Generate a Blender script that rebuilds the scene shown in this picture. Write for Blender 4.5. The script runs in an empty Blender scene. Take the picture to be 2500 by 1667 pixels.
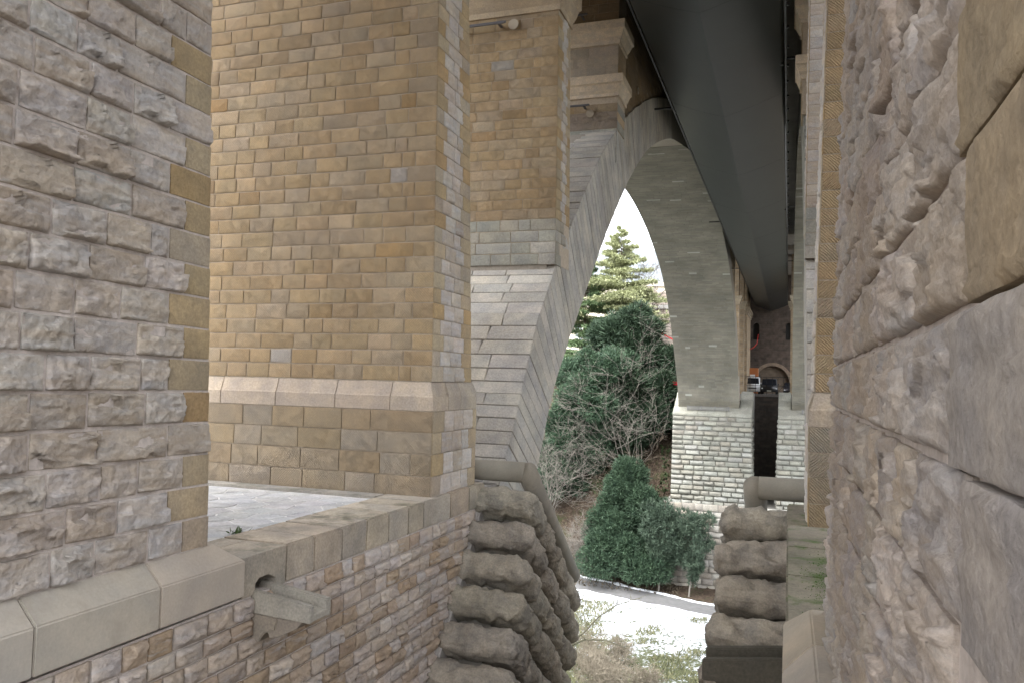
import bpy, bmesh, math, random
import numpy as np
from mathutils import Vector, Matrix, noise
from mathutils.geometry import tessellate_polygon

random.seed(7); np.random.seed(7)
sc = bpy.context.scene
COL = sc.collection

# ------------------------------------------------------------------ camera
F_PX = 1966.17
CAM_AX = []
def _dirc(u, v): return Vector((u-1250.0, -(v-833.5), -F_PX))
_Y = _dirc(1926, 943).normalized()
_X = -_dirc(-4460, 780); _X = (_X - _X.dot(_Y)*_Y).normalized()
_Z = _X.cross(_Y)
CAMR = Matrix((_X, _Y, _Z))                      # camera -> world
cam_d = bpy.data.cameras.new('camera'); cam = bpy.data.objects.new('camera', cam_d); COL.objects.link(cam)
cam.matrix_world = CAMR.to_4x4()
cam_d.sensor_fit = 'HORIZONTAL'; cam_d.sensor_width = 36.0; cam_d.lens = F_PX/2500*36
cam_d.clip_start = 0.05; cam_d.clip_end = 5000
sc.camera = cam

# ------------------------------------------------------------------ sky, sun, exposure
SUN_EL, SUN_AZ = math.radians(62), math.radians(-165)   # azimuth measured from +Y towards +X
w = bpy.data.worlds.new('World'); sc.world = w; w.use_nodes = True
nt = w.node_tree; nt.nodes.clear()
wo = nt.nodes.new('ShaderNodeOutputWorld'); bg = nt.nodes.new('ShaderNodeBackground')
sky = nt.nodes.new('ShaderNodeTexSky'); sky.sky_type = 'NISHITA'; sky.sun_disc = False
sky.sun_elevation = SUN_EL; sky.sun_rotation = SUN_AZ; sky.air_density = 1.0; sky.dust_density = 4.0; sky.ozone_density = 1.0
hs = nt.nodes.new('ShaderNodeHueSaturation'); hs.inputs['Saturation'].default_value = 0.22
nt.links.new(sky.outputs[0], hs.inputs['Color']); nt.links.new(hs.outputs[0], bg.inputs['Color'])
bg.inputs['Strength'].default_value = 0.15
nt.links.new(bg.outputs[0], wo.inputs['Surface'])
sd = bpy.data.lights.new('sun', 'SUN'); sun = bpy.data.objects.new('sun', sd); COL.objects.link(sun)
sd.energy = 0.5; sd.angle = math.radians(90); sd.color = (1.0, 0.98, 0.95)
sv = Vector((math.sin(SUN_AZ)*math.cos(SUN_EL), math.cos(SUN_AZ)*math.cos(SUN_EL), math.sin(SUN_EL)))
sun.rotation_euler = sv.to_track_quat('Z', 'Y').to_euler()
sc.view_settings.view_transform = 'Standard'; sc.view_settings.look = 'None'
sc.view_settings.exposure = 2.65; sc.view_settings.gamma = 1.0
sc.render.engine = 'CYCLES'
sc.cycles.max_bounces = 6; sc.cycles.diffuse_bounces = 3

# ------------------------------------------------------------------ helpers
def vis(p, m=260):
    c = CAMR.transposed() @ Vector(p)
    if c.z > -0.05: return False
    s = -F_PX/c.z; u = 1250+c.x*s; v = 833.5-c.y*s
    return -m < u < 2500+m and -m < v < 1667+m

def link(name, me, mat=None, parent=None, color=None):
    o = bpy.data.objects.new(name, me); COL.objects.link(o)
    if mat is not None and me is not None and not me.materials: me.materials.append(mat)
    if parent is not None:
        o.parent = parent
        L = parent.get('_w')
        o.matrix_parent_inverse = PW[parent.name].inverted()
    if color is not None: o.color = (color[0], color[1], color[2], 1)
    return o
PW = {}
def reg(o, m=None):
    PW[o.name] = (m or Matrix.Identity(4)).copy()
    return o
def tag(o, label=None, cat=None, group=None, kind=None):
    if label: o['label'] = label
    if cat: o['category'] = cat
    if group: o['group'] = group
    if kind: o['kind'] = kind
    return o
def thing(name, label, cat, loc=(0, 0, 0), group=None):
    o = bpy.data.objects.new(name, None); COL.objects.link(o); o.location = loc
    o.empty_display_size = 0.2
    reg(o, Matrix.Translation(loc)); tag(o, label, cat, group)
    return o
def mesh(name, vs, fs, smooth=False):
    me = bpy.data.meshes.new(name)
    me.from_pydata([tuple(v) for v in vs], [], [tuple(f) for f in fs])
    if smooth: me.polygons.foreach_set('use_smooth', [True]*len(me.polygons))
    me.update(); return me
def np_mesh(name, vs, quads=None, tris=None, smooth=False):
    me = bpy.data.meshes.new(name)
    vs = np.asarray(vs, dtype=np.float32)
    me.vertices.add(len(vs)); me.vertices.foreach_set('co', vs.ravel())
    idx = []; starts = []; n = 0
    if quads is not None and len(quads):
        q = np.asarray(quads, dtype=np.int32); idx.append(q.ravel()); starts.append(np.arange(len(q))*4); n = len(q)*4
    if tris is not None and len(tris):
        t = np.asarray(tris, dtype=np.int32); idx.append(t.ravel()); starts.append(n+np.arange(len(t))*3)
    idx = np.concatenate(idx); starts = np.concatenate(starts)
    me.loops.add(len(idx)); me.loops.foreach_set('vertex_index', idx)
    me.polygons.add(len(starts)); me.polygons.foreach_set('loop_start', starts.astype(np.int32))
    if smooth: me.polygons.foreach_set('use_smooth', np.ones(len(starts), dtype=bool))
    me.update(calc_edges=True); me.validate(); return me
def box_vf(x0, x1, y0, y1, z0, z1, o=0):
    v = [(x0,y0,z0),(x1,y0,z0),(x1,y1,z0),(x0,y1,z0),(x0,y0,z1),(x1,y0,z1),(x1,y1,z1),(x0,y1,z1)]
    f = [(0,3,2,1),(4,5,6,7),(0,1,5,4),(1,2,6,5),(2,3,7,6),(3,0,4,7)]
    return v, [tuple(i+o for i in q) for q in f]
class MB:
    def __init__(s): s.v = []; s.f = []
    def box(s, x0, x1, y0, y1, z0, z1):
        v, f = box_vf(min(x0,x1), max(x0,x1), min(y0,y1), max(y0,y1), min(z0,z1), max(z0,z1), len(s.v)); s.v += v; s.f += f; return s
    def hexa(s, c):
        o = len(s.v); s.v += [tuple(p) for p in c]
        s.f += [tuple(i+o for i in q) for q in [(0,3,2,1),(4,5,6,7),(0,1,5,4),(1,2,6,5),(2,3,7,6),(3,0,4,7)]]; return s
    def tube(s, pts, r, n=8, r1=None, cap=True):
        pts = [Vector(p) for p in pts]; o = len(s.v); m = len(pts)
        for i, p in enumerate(pts):
            t = (pts[min(i+1, m-1)]-pts[max(i-1, 0)]).normalized()
            a = t.cross(Vector((0, 0, 1)) if abs(t.z) < .9 else Vector((1, 0, 0))).normalized(); b = t.cross(a)
            rr = r if r1 is None else r+(r1-r)*i/(m-1)
            for k in range(n):
                an = 2*math.pi*k/n; s.v.append(tuple(p+a*math.cos(an)*rr+b*math.sin(an)*rr))
        for i in range(m-1):
            for k in range(n):
                s.f.append((o+i*n+k, o+i*n+(k+1) % n, o+(i+1)*n+(k+1) % n, o+(i+1)*n+k))
        if cap:
            s.f.append(tuple(o+k for k in reversed(range(n)))); s.f.append(tuple(o+(m-1)*n+k for k in range(n)))
        return s
    def prism(s, poly, axis, a0, a1):
        """poly: 2D loop; axis 'x': poly=(y,z); 'y': poly=(x,z); 'z': poly=(x,y)"""
        o = len(s.v); n = len(poly)
        for a in (a0, a1):
            for p, q in poly:
                s.v.append((a, p, q) if axis == 'x' else (p, a, q) if axis == 'y' else (p, q, a))
        for k in range(n): s.f.append((o+k, o+(k+1) % n, o+n+(k+1) % n, o+n+k))
        s.f.append(tuple(o+k for k in reversed(range(n)))); s.f.append(tuple(o+n+k for k in range(n)))
        return s
    def bm(s):
        b = bmesh.new(); vs = [b.verts.new(p) for p in s.v]
        for f in s.f:
            try: b.faces.new([vs[i] for i in f])
            except ValueError: pass
        bmesh.ops.recalc_face_normals(b, faces=b.faces); return b
    def build(s, name, mat, parent=None, bevel=0, seg=1, smooth=False, color=None, rough=0):
        b = s.bm()
        if bevel: bmesh.ops.bevel(b, geom=list(b.edges), offset=bevel, segments=seg, affect='EDGES', clamp_overlap=True)
        if rough:
            for v in b.verts: v.co += Vector(noise.noise_vector(v.co*2.3))*rough
        me = bpy.data.meshes.new(name); b.to_mesh(me); b.free()
        if smooth: me.polygons.foreach_set('use_smooth', [True]*len(me.polygons))
        o = link(name, me, mat, parent, color)
        reg(o); return o

# ------------------------------------------------------------------ materials
def new_mat(name):
    m = bpy.data.materials.new(name); m.use_nodes = True
    n = m.node_tree; n.nodes.clear()
    out = n.nodes.new('ShaderNodeOutputMaterial'); b = n.nodes.new('ShaderNodeBsdfPrincipled')
    n.links.new(b.outputs[0], out.inputs[0])
    return m, n, b
def N(n, t, **kw):
    x = n.nodes.new(t)
    for k, v in kw.items():
        if k.startswith('i_'): x.inputs[k[2:].replace('_', ' ')].default_value = v
        else: setattr(x, k, v)
    return x
def mixc(n, fac, a, b, mode='MIX'):
    x = n.nodes.new('ShaderNodeMix'); x.data_type = 'RGBA'; x.blend_type = mode
    for s, v in ((x.inputs[0], fac), (x.inputs[6], a), (x.inputs[7], b)):
        if isinstance(v, bpy.types.NodeSocket): n.links.new(v, s)
        else: s.default_value = v if not isinstance(v, tuple) or len(v) == 4 else (*v, 1)
    return x.outputs[2]
def ramp(n, src, stops):
    r = n.nodes.new('ShaderNodeValToRGB'); e = r.color_ramp.elements
    while len(e) < len(stops): e.new(0.5)
    for el, (p, c) in zip(e, stops):
        el.position = p; el.color = (c, c, c, 1) if isinstance(c, (int, float)) else (*c, 1)
    n.links.new(src, r.inputs[0]); return r.outputs[0]
def math_(n, op, a, b=None):
    x = n.nodes.new('ShaderNodeMath'); x.operation = op
    for s, v in zip(x.inputs, (a, b)):
        if v is None: continue
        if isinstance(v, bpy.types.NodeSocket): n.links.new(v, s)
        else: s.default_value = v
    return x.outputs[0]
def stone_mat(name, blotch=((.8,.8,.82),(1.12,1.05,.98)), s1=2.2, grain=22, bump=.35, dist=.02, tool=0, rough=.9, pits=0, streak=None, streak_amt=.0, base=None, moss=0, bands=0, green=0, gc=(.72, 1.22)):
    m, n, b = new_mat(name)
    geo = N(n, 'ShaderNodeNewGeometry'); oi = N(n, 'ShaderNodeObjectInfo')
    off = N(n, 'ShaderNodeVectorMath', operation='MULTIPLY_ADD')
    comb = N(n, 'ShaderNodeCombineXYZ')
    for i in range(3): n.links.new(oi.outputs['Random'], comb.inputs[i])
    n.links.new(comb.outputs[0], off.inputs[0]); off.inputs[1].default_value = (37.0, 17.0, 53.0); n.links.new(geo.outputs['Position'], off.inputs[2])
    P = off.outputs[0]
    n1 = N(n, 'ShaderNodeTexNoise', i_Scale=s1, i_Detail=4.0, i_Roughness=.62); n.links.new(P, n1.inputs['Vector'])
    n2 = N(n, 'ShaderNodeTexNoise', i_Scale=grain, i_Detail=4.0, i_Roughness=.7); n.links.new(P, n2.inputs['Vector'])
    n3 = N(n, 'ShaderNodeTexNoise', i_Scale=s1*2.7, i_Detail=3.0, i_Roughness=.6); n.links.new(P, n3.inputs['Vector'])
    col = oi.outputs['Color'] if base is None else None
    if base is not None:
        rgb = N(n, 'ShaderNodeRGB'); rgb.outputs[0].default_value = (*base, 1); col = rgb.outputs[0]
    t = mixc(n, ramp(n, n1.outputs[0], [(.36, 0.0), (.64, 1.0)]), (*blotch[0], 1), (*blotch[1], 1))
    col = mixc(n, 1.0, col, t, 'MULTIPLY')
    g = ramp(n, n2.outputs[0], [(.3, gc[0]), (.7, gc[1])])
    col = mixc(n, .8, col, g, 'MULTIPLY')
    nw = N(n, 'ShaderNodeTexNoise', i_Scale=.55, i_Detail=5.0, i_Roughness=.6)
    st_ = N(n, 'ShaderNodeVectorMath', operation='MULTIPLY'); n.links.new(geo.outputs['Position'], st_.inputs[0]); st_.inputs[1].default_value = (1.0, 1.0, .55)
    n.links.new(st_.outputs[0], nw.inputs['Vector'])
    col = mixc(n, 1.0, col, mixc(n, ramp(n, nw.outputs[0], [(.35, 0.0), (.65, 1.0)]), (.84, .82, .80, 1), (1.08, 1.08, 1.08, 1)), 'MULTIPLY')
    if bands:
        mp = N(n, 'ShaderNodeVectorMath', operation='MULTIPLY'); n.links.new(P, mp.inputs[0]); mp.inputs[1].default_value = (1.6, 1.6, 11.0)
        nb_ = N(n, 'ShaderNodeTexNoise', i_Scale=1.0, i_Detail=5.0, i_Roughness=.65); n.links.new(mp.outputs[0], nb_.inputs['Vector'])
        col = mixc(n, math_(n, 'MULTIPLY', ramp(n, nb_.outputs[0], [(.46, 0.0), (.66, 1.0)]), bands), col, (.42, .335, .25, 1))
        col = mixc(n, math_(n, 'MULTIPLY', ramp(n, nb_.outputs[0], [(.30, 1.0), (.44, 0.0)]), bands), col, (.50, .50, .51, 1))
    if streak:
        col = mixc(n, math_(n, 'MULTIPLY', ramp(n, n3.outputs[0], [(.54, 0.0), (.7, 1.0)]), streak_amt), col, (*streak, 1))
    if moss:
        nm = N(n, 'ShaderNodeTexNoise', i_Scale=1.6, i_Detail=6.0, i_Roughness=.7); n.links.new(geo.outputs['Position'], nm.inputs['Vector'])
        sep = N(n, 'ShaderNodeSeparateXYZ'); n.links.new(geo.outputs['Normal'], sep.inputs[0])
        up = math_(n, 'MAXIMUM', sep.outputs[2], .35)
        col = mixc(n, math_(n, 'MULTIPLY', math_(n, 'MULTIPLY', ramp(n, nm.outputs[0], [(.5, 0.0), (.64, 1.0)]), up), moss), col, (.07, .075, .045, 1))
    if green:
        ng = N(n, 'ShaderNodeTexNoise', i_Scale=2.2, i_Detail=6.0, i_Roughness=.7); n.links.new(geo.outputs['Position'], ng.inputs['Vector'])
        col = mixc(n, math_(n, 'MULTIPLY', ramp(n, ng.outputs[0], [(.52, 0.0), (.66, 1.0)]), green), col, (.075, .13, .03, 1))
    h = n2.outputs[0]
    if tool:
        sepp = N(n, 'ShaderNodeSeparateXYZ'); n.links.new(P, sepp.inputs[0])
        sgn = math_(n, 'SUBTRACT', math_(n, 'MULTIPLY', math_(n, 'GREATER_THAN', oi.outputs['Random'], .22), 2.0), 1.0)
        xx = math_(n, 'MULTIPLY', math_(n, 'ADD', sepp.outputs[0], sepp.outputs[1]), sgn)
        ph = math_(n, 'ADD', math_(n, 'MULTIPLY', math_(n, 'ADD', xx, sepp.outputs[2]), tool), math_(n, 'MULTIPLY', n3.outputs[0], 8.0))
        si = math_(n, 'MULTIPLY', math_(n, 'ADD', math_(n, 'SINE', ph), 1.0), .5)
        nA = N(n, 'ShaderNodeTexNoise', i_Scale=9.0, i_Detail=2.0); n.links.new(P, nA.inputs['Vector'])
        si = math_(n, 'MULTIPLY', si, ramp(n, nA.outputs[0], [(.35, .25), (.6, 1.0)]))
        h = math_(n, 'ADD', math_(n, 'MULTIPLY', si, .8), math_(n, 'MULTIPLY', n2.outputs[0], .7))
        # the tooled grooves are mixed towards a darker brown
        col = mixc(n, math_(n, 'MULTIPLY', math_(n, 'SUBTRACT', 1.0, si), .34), col, (.20, .155, .10, 1))
    else:
        h = math_(n, 'ADD', math_(n, 'MULTIPLY', n1.outputs[0], .9), math_(n, 'MULTIPLY', n2.outputs[0], .5))
    if pits:
        vo = N(n, 'ShaderNodeTexNoise', i_Scale=13.0, i_Detail=7.0, i_Roughness=.75); n.links.new(P, vo.inputs['Vector'])
        pz = ramp(n, vo.outputs[0], [(.33, 0.0), (.43, 1.0)])
        h = math_(n, 'ADD', h, math_(n, 'MULTIPLY', pz, pits))
    bp = N(n, 'ShaderNodeBump'); bp.inputs['Strength'].default_value = bump; bp.inputs['Distance'].default_value = dist
    n.links.new(h, bp.inputs['Height']); n.links.new(bp.outputs[0], b.inputs['Normal'])
    n.links.new(col, b.inputs['Base Color']); b.inputs['Roughness'].default_value = rough
    b.inputs['Specular IOR Level'].default_value = .25
    return m
def plain(name, c, rough=.7, metal=0, spec=.4, var=.0, scale=6.0, bump=0):
    m, n, b = new_mat(name)
    b.inputs['Roughness'].default_value = rough; b.inputs['Metallic'].default_value = metal; b.inputs['Specular IOR Level'].default_value = spec
    if var:
        geo = N(n, 'ShaderNodeNewGeometry'); t = N(n, 'ShaderNodeTexNoise', i_Scale=scale, i_Detail=5.0, i_Roughness=.65); n.links.new(geo.outputs['Position'], t.inputs['Vector'])
        n.links.new(mixc(n, 1.0, (*c, 1), ramp(n, t.outputs[0], [(.3, 1-var), (.7, 1+var)]), 'MULTIPLY'), b.inputs['Base Color'])
        if bump:
            bp = N(n, 'ShaderNodeBump'); bp.inputs['Strength'].default_value = bump; bp.inputs['Distance'].default_value = .03
            n.links.new(t.outputs[0], bp.inputs['Height']); n.links.new(bp.outputs[0], b.inputs['Normal'])
    else: b.inputs['Base Color'].default_value = (*c, 1)
    return m
def brick_mat(name, c1, c2, mortar, bw, bh, ms=.02):
    m, n, b = new_mat(name)
    geo = N(n, 'ShaderNodeNewGeometry'); sp = N(n, 'ShaderNodeSeparateXYZ'); n.links.new(geo.outputs['Position'], sp.inputs[0])
    cb = N(n, 'ShaderNodeCombineXYZ'); n.links.new(math_(n, 'ADD', sp.outputs[0], sp.outputs[1]), cb.inputs[0]); n.links.new(sp.outputs[2], cb.inputs[1])
    br = N(n, 'ShaderNodeTexBrick'); n.links.new(cb.outputs[0], br.inputs['Vector'])
    br.inputs['Color1'].default_value = (*c1, 1); br.inputs['Color2'].default_value = (*c2, 1); br.inputs['Mortar'].default_value = (*mortar, 1)
    br.inputs['Scale'].default_value = 1.0; br.inputs['Brick Width'].default_value = bw; br.inputs['Row Height'].default_value = bh
    br.inputs['Mortar Size'].default_value = ms; br.inputs['Bias'].default_value = 0
    t = N(n, 'ShaderNodeTexNoise', i_Scale=1.7, i_Detail=6.0); n.links.new(geo.outputs['Position'], t.inputs['Vector'])
    n.links.new(mixc(n, 1.0, br.outputs[0], ramp(n, t.outputs[0], [(.3, .7), (.7, 1.25)]), 'MULTIPLY'), b.inputs['Base Color'])
    bp = N(n, 'ShaderNodeBump'); bp.inputs['Strength'].default_value = .5; bp.inputs['Distance'].default_value = .03; bp.invert = True
    n.links.new(br.outputs['Fac'], bp.inputs['Height']); n.links.new(bp.outputs[0], b.inputs['Normal'])
    b.inputs['Roughness'].default_value = .9; b.inputs['Specular IOR Level'].default_value = .2
    return m
def leaf_mat(name, dark, light, trans=.25):
    m, n, b = new_mat(name)
    geo = N(n, 'ShaderNodeNewGeometry')
    t = N(n, 'ShaderNodeTexNoise', i_Scale=.8, i_Detail=3.0); n.links.new(geo.outputs['Position'], t.inputs['Vector'])
    f = math_(n, 'ADD', math_(n, 'MULTIPLY', geo.outputs['Random Per Island'], .6), math_(n, 'MULTIPLY', math_(n, 'SUBTRACT', t.outputs[0], .3), .9))
    n.links.new(mixc(n, f, (*dark, 1), (*light, 1)), b.inputs['Base Color'])
    b.inputs['Roughness'].default_value = .6; b.inputs['Specular IOR Level'].default_value = .25
    return m

M_ROCK = stone_mat('grey_rock_stone', ((.86,.86,.89),(1.08,1.04,.98)), 4.0, 26, .7, .03, pits=.07, bands=.5, gc=(.8, 1.16))
M_NEAR = stone_mat('close_rock_stone', ((.84,.84,.88),(1.08,1.03,.98)), 5.0, 60, .8, .014, pits=.16, bands=.4, gc=(.74, 1.2))
M_QUOIN = stone_mat('tan_quoin_stone', ((.86,.86,.88),(1.1,1.06,1.0)), 3.5, 34, .7, .015, pits=.15)
M_TOOL = stone_mat('tooled_sandstone', ((.88,.89,.91),(1.1,1.06,1.0)), 3.0, 40, .9, .025, tool=150.0)
M_GREY = stone_mat('grey_limestone', ((.80,.82,.86),(1.14,1.12,1.08)), 1.6, 26, .55, .02, tool=0, pits=.12)
M_BOSS = stone_mat('dark_bossed_stone', ((.72,.72,.72),(1.2,1.16,1.08)), 3.0, 34, .8, .03, pits=.12, moss=.05, gc=(.68, 1.25), streak=(.34,.31,.265), streak_amt=.45)
M_PALE = stone_mat('pale_rustic_stone', ((.86,.88,.88),(1.1,1.1,1.06)), .8, 8, .6, .05)
M_COPE = stone_mat('coping_stone', ((.76,.77,.78),(1.12,1.08,1.02)), 1.6, 34, .4, .012, moss=.7, streak=(.25,.22,.18), streak_amt=.35)
M_BASE = stone_mat('base_course_stone', ((.86,.87,.88),(1.08,1.05,1.0)), 1.2, 40, .3, .01, streak=(.34,.30,.25), streak_amt=.45, gc=(.9, 1.08))
M_MOSSY = stone_mat('mossy_coping_stone', ((.8,.8,.8),(1.1,1.08,1.04)), 1.6, 34, .4, .012, moss=.4, green=.8)
M_MORTAR = plain('pinkish_mortar', (.53,.475,.44), .95, var=.2, scale=14, bump=.4)
M_MORTAR_D = plain('grey_mortar', (.33,.30,.26), .95, var=.2, scale=14, bump=.4)
M_MORTAR_T = plain('tan_mortar', (.44,.37,.29), .95, var=.15, scale=14, bump=.3)
M_CEMENT = plain('cement_render', (.34,.32,.30), .95, var=.2, scale=8, bump=.4)
M_BRICKT = brick_mat('far_tan_masonry', (.36,.27,.17), (.30,.24,.17), (.34,.29,.23), .6, .25)
M_BRICKG = brick_mat('far_grey_masonry', (.30,.30,.26), (.25,.25,.22), (.22,.21,.19), 1.1, .36)
M_BRICKB = brick_mat('far_brown_masonry', (.11,.085,.07), (.08,.065,.055), (.09,.075,.065), .7, .3)
M_BRICKD = brick_mat('shade_toned_masonry', (.075,.06,.05), (.05,.045,.04), (.055,.05,.045), .8, .3)  # shade on the far retaining wall is put into these dark colours
M_SLAB = plain('grey_concrete', (.36,.34,.31), .9, var=.2, scale=1.0)
M_STEEL = plain('dark_painted_steel', (.022,.027,.027), .42, 0, .32, var=.12, scale=.6)
M_BLACK = plain('black_metal', (.02,.02,.02), .5)

PAL_ROCK = [(.53,.50,.47),(.545,.505,.465),(.515,.475,.43),(.52,.505,.49),(.565,.535,.50),(.485,.44,.39),(.54,.52,.50)]
PAL_NEAR = [(.475,.445,.415),(.485,.45,.41),(.46,.415,.365),(.455,.44,.425),(.50,.465,.43),(.45,.40,.35)]
PAL_QUOIN = [(.42,.335,.215),(.40,.325,.21),(.43,.365,.265),(.41,.36,.29),(.41,.305,.175)]
PAL_TAN = [(.455,.35,.225),(.465,.36,.23),(.44,.35,.245),(.445,.335,.205),(.48,.385,.265),(.43,.35,.255),(.455,.345,.215),(.425,.32,.195)]
PAL_TANX = [(.43,.29,.145),(.44,.415,.385),(.40,.285,.16),(.37,.28,.175)]
PAL_GREY = [(.37,.37,.325),(.40,.395,.36),(.35,.35,.315),(.38,.365,.315)]
PAL_VOUS = [(.47,.45,.415),(.49,.47,.435),(.45,.43,.395),(.48,.455,.41),(.455,.44,.415)]
PAL_LOW = [(.49,.435,.385),(.46,.405,.36),(.52,.475,.435),(.42,.345,.275),(.45,.39,.335),(.38,.30,.22),(.50,.465,.44)]
PAL_BOSS = [(.325,.30,.26),(.345,.32,.28),(.305,.283,.25)]
PAL_PALE = [(.265,.265,.24),(.24,.24,.215),(.285,.285,.265),(.23,.23,.205),(.25,.24,.21)]
def jit(c, a=.06):
    k = 1+random.uniform(-a, a)*1.4
    return tuple(max(.01, x*k*(1+random.uniform(-a, a)*.2)) for x in c)

# ------------------------------------------------------------------ stone variants (x along, y outward, z up; unit sized)
def chip(q, k=1.0):
    """Flat broken facets: every Voronoi cell is a plane of its own tilt and height."""
    d, pts_ = noise.voronoi(q); c = pts_[0]
    t_ = noise.cell_vector(c*31.7+Vector((5, 5, 5))); h_ = noise.cell(c*17.3+Vector((9, 9, 9)))
    dv = q-c
    return (dv.x*t_.x+dv.y*t_.y+dv.z*t_.z)*.9*k+h_*.28
def stone_mesh(name, nx, nz, seed, bulge=.5, rough=.5, facets=5, edge=.12, skirt=1.0, asp=1.8, smooth=True, freq=2.2, steps=2.6, ledge=.7, cf=1.1, lip=0.0, fine=.25):
    """A stone's front: grid with a chiselled relief of height 1 at most, and a skirt running back."""
    rnd = random.Random(seed)
    pl = [(rnd.uniform(-.9, .9), rnd.uniform(-.9, .9), rnd.uniform(.45, 1.0)) for _ in range(facets)]
    sv_ = Vector((rnd.uniform(0, 99), rnd.uniform(0, 99), rnd.uniform(0, 99)))
    vs = []; fs = []
    xs = np.linspace(-.5, .5, nx+1); zs = np.linspace(-.5, .5, nz+1)
    for j, z in enumerate(zs):
        for i, x in enumerate(xs):
            ex = min(1, (0.5-abs(x))/edge*asp); ez = min(1, (0.5-abs(z))/edge)
            e = max(0, min(ex, 1))*max(0, min(ez, 1)); e = e**.6
            h = min(a*x*.8+b_*z*.8+c for a, b_, c in pl) if pl else .7
            q = Vector((x*asp*freq, z*freq, 0))+sv_
            nn = noise.noise(q)*.6+noise.noise(q*2.3)*.38+noise.noise(q*5.1)*.2
            rid = 1-abs(noise.noise(q*1.3+Vector((9, 4, 1))))*2
            qa = Vector((q.x*.7, q.y*1.25, q.z))
            h = bulge*h*(1-lip*z)+rough*(nn*.22+rid*.06+chip(qa*cf+sv_)*.85*ledge+chip(qa*cf*2.6)*fine*ledge)
            border = (i in (0, nx) or j in (0, nz))
            dx = noise.noise(q*1.7+Vector((3, 3, 3)))*.012/asp; dz = noise.noise(q*1.7+Vector((7, 1, 5)))*.018
            vs.append((x+dx, 0.0 if border else h*e, z+dz))
    W = nx+1
    for j in range(nz):
        for i in range(nx): fs.append((j*W+i, (j+1)*W+i, (j+1)*W+i+1, j*W+i+1))
    loop = [i for i in range(nx)]+[j*W+nx for j in range(nz)]+[nz*W+i for i in range(nx, 0, -1)]+[j*W for j in range(nz, 0, -1)]
    o = len(vs)
    for k in loop: vs.append((vs[k][0], -skirt, vs[k][2]))
    L = len(loop)
    for k in range(L): fs.append((loop[k], loop[(k+1) % L], o+(k+1) % L, o+k))
    me = mesh(name, vs, fs, False)
    if smooth:
        me.polygons.foreach_set('use_smooth', [True]*(nx*nz)+[False]*L)
    return me
def variants(name, cnt, mat, **kw):
    r = []
    for k in range(cnt):
        me = stone_mesh(name, seed=1000+k*17+hash(name) % 1, **kw); me.materials.append(mat); r.append(me)
    return r
V_ROCK = variants('rock_faced_stone', 26, M_ROCK, nx=30, nz=18, bulge=.62, rough=.8, facets=5, edge=.05, asp=1.8, freq=2.0, ledge=.9, cf=.85, lip=1.25, fine=.16)
V_NEARQ = variants('quoin_stone', 6, M_QUOIN, nx=6, nz=4, bulge=.25, rough=.35, facets=0, edge=.06, asp=1.5)
V_TOOL = variants('ashlar_block', 12, M_TOOL, nx=6, nz=4, bulge=.5, rough=.5, facets=0, edge=.05, asp=2.0)
V_GREYB = variants('grey_ashlar_block', 8, M_GREY, nx=6, nz=4, bulge=.5, rough=.5, facets=0, edge=.05, asp=2.6)
V_SIDE = variants('side_stone', 12, M_ROCK, nx=12, nz=8, bulge=.6, rough=.7, facets=5, edge=.12, asp=1.5)
V_LOW = variants('rubble_stone', 24, M_ROCK, nx=12, nz=9, bulge=.85, rough=.75, facets=4, edge=.2, asp=1.6)
V_PALE = variants('pillow_stone', 12, M_PALE, nx=8, nz=6, bulge=1.0, rough=.45, facets=3, edge=.3, asp=2.0, freq=1.6)
V_WALLR = variants('far_rubble_stone', 8, M_PALE, nx=5, nz=4, bulge=.8, rough=.6, facets=3, edge=.25, asp=1.5)

def place(name, me, parent, O, U, V, Nn, uc, vc, L, H, D, color, proud=0.0, roll=0.0):
    U = U.normalized(); Nn = Nn.normalized(); Vv = V.normalized()
    if roll:
        q = Matrix.Rotation(roll, 3, Nn); U = q @ U; Vv = q @ Vv
    p = O+uc*UAX[0]+vc*VAX[0]+Nn*proud
    X = U if U.cross(Nn).dot(Vv) > 0 else -U
    M = Matrix(((X.x*L, Nn.x*D, Vv.x*H, p.x), (X.y*L, Nn.y*D, Vv.y*H, p.y), (X.z*L, Nn.z*D, Vv.z*H, p.z), (0, 0, 0, 1)))
    o = link(name, me, None, parent, color); o.matrix_basis = M
    return o
UAX = [None]; VAX = [None]
def lay_row(parent, name, vset, O, U, V, Nn, v0, v1, u0, u1, lens, depth, pal, gap=.014, spec=None, cull=True, first=None, jit_v=.0, proud=.004, extra=None, roll=.006, lastq=None):
    """One course of stones along U at heights v0..v1 of a face with origin O."""
    UAX[0] = U.normalized(); VAX[0] = V.normalized()
    u0, u1, v0, v1 = float(u0), float(u1), float(v0), float(v1)
    u = u0; k = 0; out = []
    while u < u1-.02:
        L = first if (first and k == 0) else random.uniform(*lens)
        if u+L > u1-lens[0]*.55: L = u1-u
        uc, vc = u+L/2, (v0+v1)/2
        pw = O+UAX[0]*uc+VAX[0]*vc
        if (not cull) or vis(pw):
            c = jit(random.choice(pal)) if not (extra and random.random() < .055) else jit(random.choice(extra))
            d = depth*random.uniform(.6, 1.25)
            out.append(place(name, random.choice(vset), parent, O, U, V, Nn, uc, vc, L-gap, (v1-v0)-gap, d, c, proud+random.uniform(-.003, .004), random.uniform(-roll, roll)))
        u += L; k += 1
    return out
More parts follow.
